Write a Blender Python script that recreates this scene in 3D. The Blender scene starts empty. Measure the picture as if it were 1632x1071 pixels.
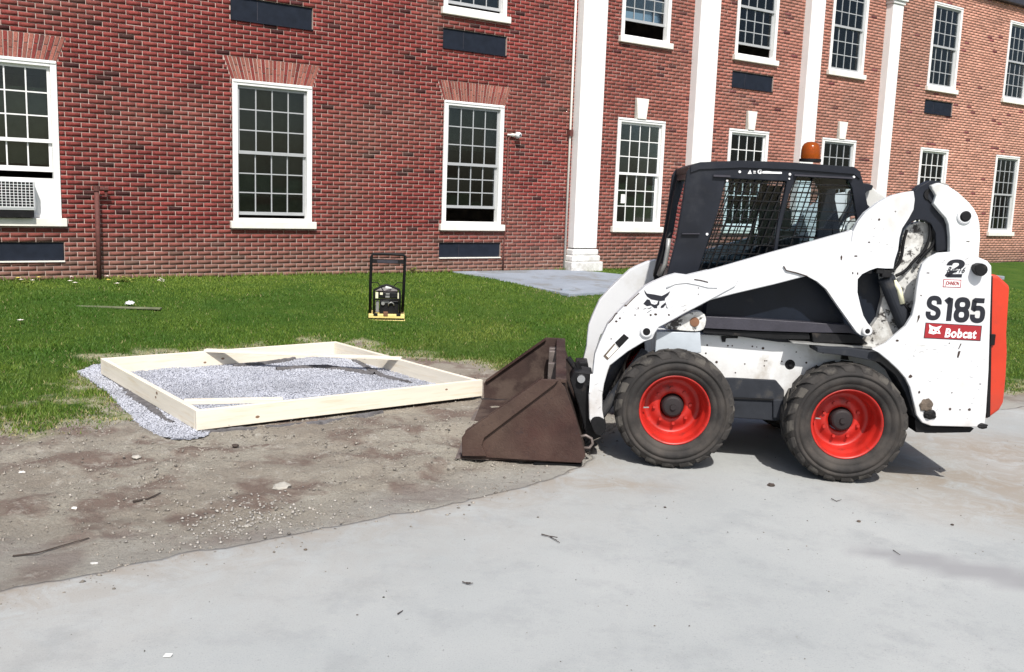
import bpy, bmesh, math, random
import numpy as np
from mathutils import Vector, Matrix, noise
from mathutils.geometry import tessellate_polygon
random.seed(7); rng = np.random.default_rng(7)
scene = bpy.context.scene
COL = scene.collection

# ------------------------------------------------------------------ camera
F = 1495.0; CX = 816.0; CY = 535.5; CAMH = 1.7
_down = np.array([(460-CX)/F, -(10500-CY)/F, -1.0]); UPC = -_down/np.linalg.norm(_down)
_fw = np.array([0, 0, -1.0]); YC = _fw - UPC*_fw.dot(UPC); YC /= np.linalg.norm(YC); XC = np.cross(YC, UPC)
RW = np.array([XC, YC, UPC]); CAMP = np.array([0, 0, CAMH])
cam = bpy.data.cameras.new('camera'); cam.sensor_width = 36; cam.lens = F/1632*36
cam.clip_start = 0.05; cam.clip_end = 3000
cam_o = bpy.data.objects.new('camera', cam); COL.objects.link(cam_o)
cam_o.matrix_world = Matrix.Translation((0, 0, CAMH)) @ Matrix([list(r) for r in RW]).to_4x4()
scene.camera = cam_o
# ------------------------------------------------------------------ light
SUN_AZ, SUN_EL = 10.0, 50.0        # azimuth measured from behind the camera towards its right
sd = Vector((math.sin(math.radians(SUN_AZ))*math.cos(math.radians(SUN_EL)), -math.cos(math.radians(SUN_AZ))*math.cos(math.radians(SUN_EL)), math.sin(math.radians(SUN_EL))))
sun = bpy.data.lights.new('sun', 'SUN'); sun.energy = 4.3; sun.angle = math.radians(0.9); sun.color = (1, 0.965, 0.91)
sun_o = bpy.data.objects.new('sun', sun); COL.objects.link(sun_o)
sun_o.rotation_euler = sd.to_track_quat('Z', 'Y').to_euler()
world = bpy.data.worlds.new('World'); scene.world = world; world.use_nodes = True
wn = world.node_tree.nodes; wl = world.node_tree.links
sky = wn.new('ShaderNodeTexSky'); sky.sky_type = 'NISHITA'; sky.sun_disc = False
sky.sun_elevation = math.radians(SUN_EL); sky.sun_rotation = math.atan2(sd.x, sd.y)
sky.dust_density = 2.5; sky.air_density = 1.0; sky.ozone_density = 1.0
wn['Background'].inputs['Strength'].default_value = 0.105
wl.new(sky.outputs[0], wn['Background'].inputs['Color'])
scene.view_settings.view_transform = 'Standard'; scene.view_settings.look = 'None'
scene.view_settings.exposure = 0.38; scene.view_settings.gamma = 1
scene.view_settings.use_curve_mapping = False

# ------------------------------------------------------------------ geometry of the place
def ray(x, y): return RW @ np.array([(x-CX)/F, -(y-CY)/F, -1.0])
def gpt(x, y, z=0.0):
    d = ray(x, y); return CAMP + d*((z-CAMH)/d[2])
def ppt(x, y, P, n):
    d = ray(x, y); return CAMP + d*((P-CAMP).dot(n)/d.dot(n))
WP = np.array([-3.922, 15.137, 0.0]); WH = np.array([0.8258, 0.5640, 0.0]); WN = np.array([0.5640, -0.8258, 0.0])   # facade: point, run, outward normal
MYAW = math.radians(2.6); MA = np.array([math.cos(MYAW), -math.sin(MYAW), 0.0]); MB_ = np.array([math.sin(MYAW), math.cos(MYAW), 0.0]); MO = np.array([1.079, 5.87, 0.0])   # loader: rearward, inward, origin
def S(x, y, b):
    w = ppt(x, y, MO+MB_*b, MB_) - MO; return (float(w.dot(MA)), float(w[2]))
def smooth(x): x = np.clip(x, 0, 1); return x*x*(3-2*x)
def fall(x, y):      # the yard drops gently to the right, past the loader
    t = (np.asarray(x)-WP[0])*WN[0] + (np.asarray(y)-WP[1])*WN[1]
    return -.036*np.clip(np.asarray(x)-.55, 0, 4.5)*smooth((t-1.5)/4)
def gz(x, y):
    t = (np.asarray(x)-WP[0])*WN[0] + (np.asarray(y)-WP[1])*WN[1]
    return 0.27*smooth((5.7-t)/5.2) + fall(x, y)
def gground(px, py):          # where a sight line meets the sloping lawn
    z = 0.0
    for _ in range(12):
        p = gpt(px, py, z); z = float(gz(p[0], p[1]))
    return np.array([p[0], p[1], z])
def vnoise(X, Y, scale, seed):
    """cheap value noise on arrays"""
    r = np.random.default_rng(seed); T = r.random((256, 256))
    x = np.asarray(X)*scale + 1000.3; y = np.asarray(Y)*scale + 1000.7
    xi = np.floor(x).astype(int); yi = np.floor(y).astype(int); fx = x-xi; fy = y-yi
    fx = fx*fx*(3-2*fx); fy = fy*fy*(3-2*fy)
    g = lambda i, j: T[i % 256, j % 256]
    return ((g(xi, yi)*(1-fx)+g(xi+1, yi)*fx)*(1-fy) + (g(xi, yi+1)*(1-fx)+g(xi+1, yi+1)*fx)*fy)*2-1
def fbm(X, Y, s, seed, o=4, gain=.5):
    a = 1; r = 0; n = 0
    for k in range(o):
        r = r + a*vnoise(X, Y, s, seed+k); n += a; a *= gain; s *= 2.03
    return r/n

# ------------------------------------------------------------------ materials
def mat(name, col, rough=0.6, metal=0.0, var=0.0, vscale=8.0, col2=None, c2scale=3.0, c2lo=0.5, c2hi=0.6, col3=None, c3scale=20.0, c3lo=.6, c3hi=.65,
        bump=0.0, bscale=60.0, spec=0.5, stretch=None, dirt=None, dz=(0, 1), dirt2=0.5):
    m = bpy.data.materials.new(name); m.use_nodes = True; N = m.node_tree.nodes; L = m.node_tree.links
    P = N['Principled BSDF']; P.inputs['Roughness'].default_value = rough; P.inputs['Metallic'].default_value = metal
    P.inputs['Specular IOR Level'].default_value = spec
    tc = N.new('ShaderNodeTexCoord'); src = tc.outputs['Object']
    if stretch:
        mp = N.new('ShaderNodeMapping'); mp.inputs['Scale'].default_value = stretch; L.new(src, mp.inputs['Vector']); src = mp.outputs['Vector']
    def nz(scale, detail=5, rg=.6):
        n = N.new('ShaderNodeTexNoise'); n.inputs['Scale'].default_value = scale; n.inputs['Detail'].default_value = detail; n.inputs['Roughness'].default_value = rg
        L.new(src, n.inputs['Vector']); return n.outputs['Fac']
    def rampf(fac, lo, hi):
        r = N.new('ShaderNodeMapRange'); r.inputs['From Min'].default_value = lo; r.inputs['From Max'].default_value = hi; L.new(fac, r.inputs['Value']); return r.outputs['Result']
    def mix(f, a, b, blend='MIX'):
        x = N.new('ShaderNodeMix'); x.data_type = 'RGBA'; x.blend_type = blend
        if isinstance(f, float): x.inputs[0].default_value = f
        else: L.new(f, x.inputs[0])
        for i, v in ((6, a), (7, b)):
            if isinstance(v, tuple): x.inputs[i].default_value = (*v, 1)
            else: L.new(v, x.inputs[i])
        return x.outputs[2]
    c = tuple(col)
    if var > 0:
        c = mix(rampf(nz(vscale), .3, .7), tuple(k*(1-var) for k in col), tuple(min(1, k*(1+var)) for k in col))
    if col2 is not None: c = mix(rampf(nz(c2scale, 6), c2lo, c2hi), c, tuple(col2))
    if col3 is not None: c = mix(rampf(nz(c3scale, 6, .7), c3lo, c3hi), c, tuple(col3))
    if dirt is not None:
        sx = N.new('ShaderNodeSeparateXYZ'); L.new(tc.outputs['Object'], sx.inputs[0])
        g = N.new('ShaderNodeMapRange'); g.inputs['From Min'].default_value = dz[1]; g.inputs['From Max'].default_value = dz[0]; L.new(sx.outputs['Z'], g.inputs['Value'])
        mm = N.new('ShaderNodeMath'); mm.operation = 'MULTIPLY'; L.new(g.outputs[0], mm.inputs[0]); L.new(rampf(nz(7, 6, .7), .35, .35+dirt2), mm.inputs[1])
        c = mix(mm.outputs[0], c, tuple(dirt))
    if isinstance(c, tuple): P.inputs['Base Color'].default_value = (*c, 1)
    else: L.new(c, P.inputs['Base Color'])
    if bump > 0:
        b = N.new('ShaderNodeBump'); b.inputs['Strength'].default_value = bump; b.inputs['Distance'].default_value = 0.01
        L.new(nz(bscale, 6, .65), b.inputs['Height']); L.new(b.outputs[0], P.inputs['Normal'])
    if var > 0:
        L.new(rampf_out(N, L, nz(vscale*2.3), rough), P.inputs['Roughness'])
    return m
def rampf_out(N, L, fac, rough):
    r = N.new('ShaderNodeMapRange'); r.inputs['To Min'].default_value = max(.05, rough-.12); r.inputs['To Max'].default_value = min(1, rough+.12); L.new(fac, r.inputs['Value']); return r.outputs['Result']

def brick_material():
    m = bpy.data.materials.new('brick'); m.use_nodes = True; N = m.node_tree.nodes; L = m.node_tree.links; P = N['Principled BSDF']
    P.inputs['Roughness'].default_value = .9; P.inputs['Specular IOR Level'].default_value = .2
    at = N.new('ShaderNodeAttribute'); at.attribute_name = 'tone'
    tc = N.new('ShaderNodeTexCoord'); geo = N.new('ShaderNodeNewGeometry')
    n = N.new('ShaderNodeTexNoise'); n.inputs['Scale'].default_value = 45; n.inputs['Detail'].default_value = 5; L.new(geo.outputs['Position'], n.inputs['Vector'])
    n2 = N.new('ShaderNodeTexNoise'); n2.inputs['Scale'].default_value = .55; n2.inputs['Detail'].default_value = 4; L.new(geo.outputs['Position'], n2.inputs['Vector'])
    mx = N.new('ShaderNodeMix'); mx.data_type = 'RGBA'; mx.blend_type = 'MULTIPLY'; mx.inputs[0].default_value = 1
    r = N.new('ShaderNodeMapRange'); r.inputs['From Min'].default_value = .3; r.inputs['From Max'].default_value = .7; r.inputs['To Min'].default_value = .72; r.inputs['To Max'].default_value = 1.22; L.new(n.outputs['Fac'], r.inputs['Value'])
    L.new(at.outputs['Color'], mx.inputs[6]); L.new(r.outputs[0], mx.inputs[7])
    # pale efflorescence and dust low on the wall and in broad patches
    sx = N.new('ShaderNodeSeparateXYZ'); L.new(geo.outputs['Position'], sx.inputs[0])
    g = N.new('ShaderNodeMapRange'); g.inputs['From Min'].default_value = 1.15; g.inputs['From Max'].default_value = .35; g.inputs['To Max'].default_value = .75; L.new(sx.outputs['Z'], g.inputs['Value'])
    g2 = N.new('ShaderNodeMapRange'); g2.inputs['From Min'].default_value = .46; g2.inputs['From Max'].default_value = .68; g2.inputs['To Max'].default_value = .38; L.new(n2.outputs['Fac'], g2.inputs['Value'])
    ad = N.new('ShaderNodeMath'); ad.operation = 'MAXIMUM'; L.new(g.outputs[0], ad.inputs[0]); L.new(g2.outputs[0], ad.inputs[1])
    m2 = N.new('ShaderNodeMix'); m2.data_type = 'RGBA'; L.new(ad.outputs[0], m2.inputs[0]); L.new(mx.outputs[2], m2.inputs[6]); m2.inputs[7].default_value = (.20, .125, .095, 1)
    L.new(m2.outputs[2], P.inputs['Base Color'])
    b = N.new('ShaderNodeBump'); b.inputs['Strength'].default_value = .5; b.inputs['Distance'].default_value = .004; L.new(n.outputs['Fac'], b.inputs['Height']); L.new(b.outputs[0], P.inputs['Normal'])
    return m
def glass_material(name, tint, fres=1.45, rough=.02):
    m = bpy.data.materials.new(name); m.use_nodes = True; N = m.node_tree.nodes; L = m.node_tree.links
    N.remove(N['Principled BSDF']); out = N['Material Output']
    t = N.new('ShaderNodeBsdfTransparent'); t.inputs['Color'].default_value = (*tint, 1)
    g = N.new('ShaderNodeBsdfGlossy'); g.inputs['Roughness'].default_value = rough; g.inputs['Color'].default_value = (.9, .95, 1, 1)
    fr = N.new('ShaderNodeFresnel'); fr.inputs['IOR'].default_value = fres
    x = N.new('ShaderNodeMixShader'); L.new(fr.outputs[0], x.inputs[0]); L.new(t.outputs[0], x.inputs[1]); L.new(g.outputs[0], x.inputs[2]); L.new(x.outputs[0], out.inputs['Surface'])
    return m
def amber_material():
    m = bpy.data.materials.new('amber_plastic'); m.use_nodes = True; P = m.node_tree.nodes['Principled BSDF']
    P.inputs['Base Color'].default_value = (.40, .085, .008, 1); P.inputs['Roughness'].default_value = .18
    P.inputs['Transmission Weight'].default_value = .45; P.inputs['IOR'].default_value = 1.3
    return m

M = {}
M['brick'] = brick_material()
M['mortar'] = mat('mortar', (.43, .335, .295), .95, var=.3, vscale=3)
M['white'] = mat('white_trim_paint', (.74, .74, .73), .55, var=.05, vscale=2, col3=(.42, .40, .37), c3scale=9, c3lo=.66, c3hi=.73, dirt=(.36, .34, .30), dz=(.2, .95), dirt2=.3)
M['wplast'] = mat('white_plastic', (.72, .73, .74), .5, var=.04)
M['sash'] = mat('sash_paint', (.36, .37, .38), .5, var=.05)
M['stone'] = mat('sill_stone', (.72, .70, .64), .85, var=.1, vscale=6, bump=.2)
M['dark_panel'] = mat('dark_vent_panel', (.012, .016, .026), .7, var=.2, spec=.15)
M['blind'] = mat('roller_blind', (.085, .088, .075), .9, var=.15)
M['blind2'] = mat('pale_green_blind', (.17, .18, .13), .9, var=.15)
M['paper'] = mat('paper', (.75, .74, .7), .8)
M['room'] = mat('dim_room', (.05, .048, .045), .9)
M['roof'] = mat('roofing', (.08, .08, .085), .9, var=.2)
M['glass'] = glass_material('window_glass', (.72, .76, .74))
M['cabglass'] = glass_material('cab_glass', (.82, .88, .90), 1.3)
M['rust'] = mat('rusty_pipe', (.10, .032, .026), .8, var=.35, vscale=20, bump=.3)
M['bucket'] = mat('worn_bucket_steel', (.034, .015, .012), .62, .05, var=.5, vscale=3, spec=.35, col2=(.078, .050, .038), c2scale=2.2, c2lo=.45, c2hi=.7, col3=(.035, .020, .019), c3scale=22, c3lo=.58, c3hi=.68, bump=.35, bscale=70, dirt=(.095, .058, .046), dz=(0, .25))
M['bucket_in'] = mat('bucket_inner_steel', (.040, .024, .020), .7, .05, var=.4, vscale=4, spec=.3, col2=(.080, .056, .045), c2scale=3, bump=.3)
M['edge'] = mat('bright_edge_steel', (.15, .125, .115), .5, .3, var=.3, bump=.2)
M['paint'] = mat('white_machine_paint', (.61, .62, .635), .42, var=.05, vscale=2.2, col2=(.47, .455, .42), c2scale=3.2, c2lo=.54, c2hi=.76, col3=(.07, .055, .05), c3scale=24, c3lo=.70, c3hi=.72, bump=.08, bscale=9, dirt=(.34, .29, .24), dz=(.30, .62))
M['paint_dirty'] = mat('grimy_white_paint', (.60, .60, .58), .6, var=.1, vscale=5, col2=(.22, .20, .17), c2scale=6, c2lo=.48, c2hi=.66, col3=(.035, .03, .028), c3scale=13, c3lo=.54, c3hi=.60, bump=.2)
M['chassis'] = mat('chassis_white_paint', (.64, .65, .65), .55, var=.06, vscale=3, col2=(.40, .37, .33), c2scale=6, c2lo=.55, c2hi=.75, col3=(.06, .05, .045), c3scale=26, c3lo=.69, c3hi=.71, bump=.1, dirt=(.30, .26, .22), dz=(.45, .75))
M['cab'] = mat('charcoal_cab_paint', (.009, .011, .017), .42, var=.3, vscale=4, spec=.3, col2=(.028, .030, .036), c2scale=5, c2lo=.52, c2hi=.8, bump=.06, bscale=20)
M['navy'] = mat('dark_cover_paint', (.006, .009, .016), .4, var=.3, vscale=4, spec=.25, col2=(.022, .022, .024), c2scale=9, c2lo=.6, c2hi=.8)
M['rail'] = mat('dusty_dark_steel', (.034, .032, .043), .5, .1, var=.3, vscale=6, bump=.15)
M['belly'] = mat('dusty_belly_steel', (.026, .029, .036), .75, var=.3, vscale=5, spec=.2, col2=(.055, .053, .052), c2scale=5)
M['black'] = mat('black_rubber', (.006, .006, .007), .6, var=.3, spec=.25)
M['blacksteel'] = mat('black_steel', (.008, .008, .009), .55, .1, var=.4, spec=.25, col2=(.05, .042, .036), c2scale=12, c2lo=.6, c2hi=.78, bump=.2)
M['tyre'] = mat('dusty_tyre_rubber', (.024, .022, .021), .8, var=.3, vscale=7, col2=(.066, .057, .050), c2scale=4, c2lo=.45, c2hi=.7, bump=.25, bscale=90, spec=.3)
M['lug'] = mat('worn_tyre_tread', (.038, .035, .033), .9, var=.3, vscale=12, col2=(.085, .078, .069), c2scale=8, bump=.3, spec=.2)
M['red'] = mat('red_rim_paint', (.40, .016, .010), .45, var=.35, vscale=6, col2=(.15, .02, .015), c2scale=9, c2lo=.58, c2hi=.74, bump=.08)
M['hub'] = mat('greasy_hub', (.012, .008, .009), .7, 0, var=.4)
M['redbody'] = mat('orange_red_tailgate_paint', (.50, .036, .012), .4, var=.1, vscale=3, col2=(.33, .04, .02), c2scale=5, c2lo=.6, c2hi=.8, dirt=(.17, .05, .035), dz=(.35, .75))
M['decalred'] = mat('dark_red_decal', (.30, .016, .022), .4)
M['decalblk'] = mat('black_decal', (.010, .011, .018), .4)
M['decalwht'] = mat('white_decal', (.80, .80, .80), .45)
M['chip'] = mat('rust_chip', (.045, .028, .022), .8, var=.4)
M['chrome'] = mat('bare_metal', (.55, .55, .56), .25, .9)
M['brownrust'] = mat('brown_rust', (.16, .075, .04), .8, var=.4)
M['amber'] = amber_material()
M['seat'] = mat('seat_vinyl', (.02, .02, .022), .5)
M['mud'] = mat('dried_mud', (.11, .085, .065), .95, var=.4, vscale=20, bump=.6)
M['wood'] = mat('new_pine_lumber', (.72, .665, .56), .7, var=.06, vscale=2, stretch=(1, 14, 14), col2=(.66, .575, .44), c2scale=2.5, c2lo=.52, c2hi=.7, bump=.12, bscale=12)
M['knot'] = mat('wood_knot', (.20, .125, .075), .8)
M['yellow'] = mat('faded_yellow_paint', (.68, .55, .20), .55, var=.15, col2=(.4, .3, .12))
M['cream'] = mat('cream_plastic', (.72, .70, .50), .5)
M['grey'] = mat('grey_metal', (.30, .30, .29), .45, .4, var=.2)
M['concrete'] = mat('concrete', (.235, .265, .31), .9, var=.15, vscale=1.2, col2=(.19, .20, .21), c2scale=2.2, bump=.3, bscale=90)
M['greystone'] = mat('pale_grey_stone', (.36, .34, .30), .9, var=.2, vscale=20, bump=.3)
M['petal2'] = mat('yellow_petal', (.70, .58, .12), .7)
M['twig'] = mat('twig_bark', (.05, .037, .03), .9)
M['leaf'] = mat('yellow_green_leaf', (.22, .24, .05), .7, var=.3, vscale=30)
M['petal'] = mat('white_petal', (.75, .68, .62), .7)
M['mount'] = mat('white_fixture', (.74, .72, .66), .5)

def ground_material(name):
    m = bpy.data.materials.new(name); m.use_nodes = True; N = m.node_tree.nodes; L = m.node_tree.links; P = N['Principled BSDF']
    P.inputs['Roughness'].default_value = .95; P.inputs['Specular IOR Level'].default_value = .15
    geo = N.new('ShaderNodeNewGeometry'); at = N.new('ShaderNodeAttribute'); at.attribute_name = 'mask'
    sp = N.new('ShaderNodeSeparateColor'); L.new(at.outputs['Color'], sp.inputs[0])
    def nz(s, d=6, r=.6, vec=None):
        n = N.new('ShaderNodeTexNoise'); n.inputs['Scale'].default_value = s; n.inputs['Detail'].default_value = d; n.inputs['Roughness'].default_value = r
        L.new(vec or geo.outputs['Position'], n.inputs['Vector']); return n.outputs['Fac']
    def mr(f, a, b, c=0, d=1):
        r = N.new('ShaderNodeMapRange'); r.inputs['From Min'].default_value = a; r.inputs['From Max'].default_value = b; r.inputs['To Min'].default_value = c; r.inputs['To Max'].default_value = d; L.new(f, r.inputs['Value']); return r.outputs[0]
    def mix(f, a, b, bl='MIX'):
        x = N.new('ShaderNodeMix'); x.data_type = 'RGBA'; x.blend_type = bl
        if isinstance(f, float): x.inputs[0].default_value = f
        else: L.new(f, x.inputs[0])
        for i, v in ((6, a), (7, b)):
            if isinstance(v, tuple): x.inputs[i].default_value = (*v, 1)
            else: L.new(v, x.inputs[i])
        return x.outputs[2]
    soil = mix(mr(nz(1.1), .36, .64), (.300, .262, .215), (.43, .40, .335))
    soil = mix(mr(nz(2.6), .49, .60), soil, (.205, .150, .125))
    soil = mix(mr(nz(7, 8, .8), .55, .64, 0, .75), soil, (.52, .49, .43))
    soil = mix(mr(nz(70, 3, .7), .35, .7, .0, .6), soil, (.21, .18, .145))
    soil = mix(sp.outputs[1], soil, (.40, .39, .36))            # grey dust near the drive
    thatch = mix(mr(nz(14), .35, .65), (.46, .42, .30), (.22, .24, .11))
    green = mix(mr(nz(2.2), .35, .65), (.034, .082, .009), (.065, .115, .016))
    g1 = mix(mr(sp.outputs[0], .25, .55), soil, thatch)
    g2 = mix(mr(sp.outputs[0], .55, .9), g1, green)
    L.new(g2, P.inputs['Base Color'])
    b = N.new('ShaderNodeBump'); b.inputs['Strength'].default_value = 1; b.inputs['Distance'].default_value = .030; L.new(nz(22, 10, .8), b.inputs['Height']); L.new(b.outputs[0], P.inputs['Normal'])
    return m
M['ground'] = ground_material('soil_and_turf')
def drive_material():
    m = bpy.data.materials.new('dusty_pavement'); m.use_nodes = True; N = m.node_tree.nodes; L = m.node_tree.links; P = N['Principled BSDF']
    P.inputs['Roughness'].default_value = .9; P.inputs['Specular IOR Level'].default_value = .2
    geo = N.new('ShaderNodeNewGeometry')
    def nz(s, d=6, r=.6, dist=0):
        n = N.new('ShaderNodeTexNoise'); n.inputs['Scale'].default_value = s; n.inputs['Detail'].default_value = d; n.inputs['Roughness'].default_value = r; n.inputs['Distortion'].default_value = dist
        L.new(geo.outputs['Position'], n.inputs['Vector']); return n.outputs['Fac']
    def mr(f, a, b, c=0, d=1):
        r = N.new('ShaderNodeMapRange'); r.inputs['From Min'].default_value = a; r.inputs['From Max'].default_value = b; r.inputs['To Min'].default_value = c; r.inputs['To Max'].default_value = d; L.new(f, r.inputs['Value']); return r.outputs[0]
    def mix(f, a, b):
        x = N.new('ShaderNodeMix'); x.data_type = 'RGBA'; L.new(f, x.inputs[0])
        for i, v in ((6, a), (7, b)):
            if isinstance(v, tuple): x.inputs[i].default_value = (*v, 1)
            else: L.new(v, x.inputs[i])
        return x.outputs[2]
    c = mix(mr(nz(.7), .35, .65), (.318, .332, .330), (.365, .374, .368))
    c = mix(mr(nz(2.6, 8, .72), .50, .66, 0, .55), c, (.262, .272, .274))
    c = mix(mr(nz(11, 8, .8), .56, .70, 0, .5), c, (.40, .40, .385))
    c = mix(mr(nz(28, 4, .8), .62, .72, 0, .6), c, (.20, .195, .185))
    c = mix(mr(nz(150, 2, .5), .55, .75, 0, .45), c, (.20, .205, .21))
    at = N.new('ShaderNodeAttribute'); at.attribute_name = 'mask'; sp = N.new('ShaderNodeSeparateColor'); L.new(at.outputs['Color'], sp.inputs[0])
    mu = N.new('ShaderNodeMath'); mu.operation = 'MULTIPLY'; L.new(sp.outputs[0], mu.inputs[0]); L.new(mr(nz(4, 8, .8, .8), .34, .56), mu.inputs[1])
    c = mix(mu.outputs[0], c, (.272, .240, .203))                  # soil tracked onto the pavement
    c = mix(sp.outputs[1], c, (.25, .25, .255))                  # old damp stain
    L.new(c, P.inputs['Base Color'])
    b = N.new('ShaderNodeBump'); b.inputs['Strength'].default_value = .35; b.inputs['Distance'].default_value = .004; L.new(nz(160, 4, .7), b.inputs['Height']); L.new(b.outputs[0], P.inputs['Normal'])
    return m
M['drive'] = drive_material()
M['gravel'] = mat('crushed_bluestone', (.38, .39, .435), .9, var=.3, vscale=30, col2=(.25, .26, .31), c2scale=6, bump=.6, bscale=60)
def stone_mat():
    m = mat('crushed_stone_pieces', (.46, .47, .52), .85, bump=.2)
    N = m.node_tree.nodes; L = m.node_tree.links
    a = N.new('ShaderNodeAttribute'); a.attribute_name = 'tone'; L.new(a.outputs['Color'], N['Principled BSDF'].inputs['Base Color']); return m
M['pebble'] = stone_mat()
def grass_mat():
    m = bpy.data.materials.new('grass_blades'); m.use_nodes = True; N = m.node_tree.nodes; L = m.node_tree.links; P = N['Principled BSDF']
    P.inputs['Roughness'].default_value = .6; P.inputs['Specular IOR Level'].default_value = .25
    a = N.new('ShaderNodeAttribute'); a.attribute_name = 'tone'; L.new(a.outputs['Color'], P.inputs['Base Color']); return m
M['blade'] = grass_mat()

# ------------------------------------------------------------------ object helpers
def tag(o, label=None, cat=None, group=None, kind=None):
    if label: o['label'] = label
    if cat: o['category'] = cat
    if group: o['group'] = group
    if kind: o['kind'] = kind
    return o
def empty(name, loc=(0, 0, 0), rz=0):
    o = bpy.data.objects.new(name, None); COL.objects.link(o); o.location = loc; o.rotation_euler = (0, 0, rz); o.empty_display_size = .2; return o
def link(name, me, m, parent=None, bevel=0, smooth_=False, seg=2):
    o = bpy.data.objects.new(name, me); COL.objects.link(o)
    if m is not None:
        me.materials.clear(); me.materials.append(m)
    if smooth_: me.shade_smooth()
    if bevel:
        b = o.modifiers.new('bevel', 'BEVEL'); b.width = bevel; b.segments = seg; b.limit_method = 'ANGLE'; b.angle_limit = math.radians(32)
    if parent is not None: o.parent = parent
    return o
def pyd(name, v, f):
    me = bpy.data.meshes.new(name); me.from_pydata(v, [], f); me.update(); return me
class G:
    """collects geometry of one part"""
    def __init__(s): s.v = []; s.f = []
    def add(s, v, f):
        n = len(s.v); s.v += [tuple(map(float, p)) for p in v]; s.f += [tuple(i+n for i in q) for q in f]; return s
    def box(s, x0, x1, y0, y1, z0, z1):
        v = [(x0, y0, z0), (x1, y0, z0), (x1, y1, z0), (x0, y1, z0), (x0, y0, z1), (x1, y0, z1), (x1, y1, z1), (x0, y1, z1)]
        return s.add(v, [(0, 3, 2, 1), (4, 5, 6, 7), (0, 1, 5, 4), (1, 2, 6, 5), (2, 3, 7, 6), (3, 0, 4, 7)])
    def tube(s, pts, r, n=8, caps=True, r2=None):
        P = [Vector(p) for p in pts]; rings = []; up = None
        for i, p in enumerate(P):
            t = (P[min(i+1, len(P)-1)]-P[max(i-1, 0)]).normalized()
            if up is None:
                up = Vector((0, 0, 1)) if abs(t.z) < .9 else Vector((1, 0, 0))
            a = (up - t*up.dot(t)).normalized(); b = t.cross(a); up = a
            rr = r if r2 is None else r+(r2-r)*i/(len(P)-1)
            rings.append([p+a*math.cos(2*math.pi*k/n)*rr+b*math.sin(2*math.pi*k/n)*rr for k in range(n)])
        v = [q for g in rings for q in g]; f = []
        for i in range(len(P)-1):
            for k in range(n):
                f.append((i*n+k, i*n+(k+1) % n, (i+1)*n+(k+1) % n, (i+1)*n+k))
        if caps: f.append(tuple(range(n))[::-1]); f.append(tuple(range((len(P)-1)*n, len(P)*n)))
        return s.add(v, f)
    def bar(s, p, q, w, h, up=(0, 0, 1)):
        p = Vector(p); q = Vector(q); t = (q-p).normalized(); u = Vector(up); a = t.cross(u)
        if a.length < 1e-4: a = t.cross(Vector((1, 0, 0)))
        a.normalize(); b = a.cross(t)
        c = [(-w/2, -h/2), (w/2, -h/2), (w/2, h/2), (-w/2, h/2)]
        v = [p+a*x+b*y for x, y in c]+[q+a*x+b*y for x, y in c]
        return s.add(v, [(0, 3, 2, 1), (4, 5, 6, 7), (0, 1, 5, 4), (1, 2, 6, 5), (2, 3, 7, 6), (3, 0, 4, 7)])
    def lathe(s, prof, n=48, axis='y', c=(0, 0, 0), closed=False):
        """prof: (r, h) pairs, spun about the axis"""
        v = []; f = []; m = len(prof)
        for k in range(n):
            a = 2*math.pi*k/n; ca, sa = math.cos(a), math.sin(a)
            for r, h in prof:
                p = (r*ca, h, r*sa) if axis == 'y' else (r*ca, r*sa, h)
                v.append((p[0]+c[0], p[1]+c[1], p[2]+c[2]))
        for k in range(n):
            k2 = (k+1) % n
            for i in range(m if closed else m-1):
                j = (i+1) % m
                f.append((k*m+i, k*m+j, k2*m+j, k2*m+i))
        return s.add(v, f)
    def prism(s, poly, b0, b1, holes=()):
        """poly: (a,z) outline in the side plane, solid between depths b0 and b1; holes are outlines too"""
        loops = [list(poly)]+[list(h) for h in holes]
        flat = [p for l in loops for p in l]; n = len(flat)
        tris = tessellate_polygon([[Vector((p[0], p[1], 0)) for p in l] for l in loops])
        v = [(p[0], b0, p[1]) for p in flat]+[(p[0], b1, p[1]) for p in flat]
        f = []
        for t in tris:
            a, b, c = [flat[i] for i in t]
            cr = (b[0]-a[0])*(c[1]-a[1])-(b[1]-a[1])*(c[0]-a[0])
            if abs(cr) < 1e-10: continue
            t = t if cr > 0 else t[::-1]
            f.append(tuple(t)); f.append(tuple(i+n for i in t[::-1]))
        o = 0
        for li, l in enumerate(loops):
            A = sum(l[i][0]*l[(i+1) % len(l)][1]-l[(i+1) % len(l)][0]*l[i][1] for i in range(len(l)))
            for i in range(len(l)):
                j = (i+1) % len(l); q = (o+i, o+i+n, o+j+n, o+j)
                if (A < 0) != (li > 0): q = q[::-1]
                f.append(q)
            o += len(l)
        return s.add(v, f)
    def build(s, name, m, parent=None, bevel=0, smooth_=False, seg=2, recalc=False, weld=False):
        me = pyd(name, s.v, s.f)
        if recalc or weld:
            bm = bmesh.new(); bm.from_mesh(me)
            if weld: bmesh.ops.remove_doubles(bm, verts=bm.verts, dist=1e-5)
            bmesh.ops.recalc_face_normals(bm, faces=bm.faces); bm.to_mesh(me); bm.free()
        return link(name, me, m, parent, bevel, smooth_, seg)
def mirror_mesh(o, name, parent, bmid, label=None):
    """a mirrored twin (own mesh) across the loader's middle plane"""
    me = o.data.copy()
    bm = bmesh.new(); bm.from_mesh(me)
    for v in bm.verts: v.co.y = 2*bmid-v.co.y
    bmesh.ops.reverse_faces(bm, faces=bm.faces); bm.to_mesh(me); bm.free()
    c = o.copy(); c.data = me; c.name = name; COL.objects.link(c); c.parent = parent
    if label: c['label'] = label
    return c
def setattr_face(me, name, cols, npf=None):
    a = me.attributes.new(name, 'FLOAT_COLOR', 'FACE'); a.data.foreach_set('color', np.asarray(cols, dtype=np.float32).ravel())
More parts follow.
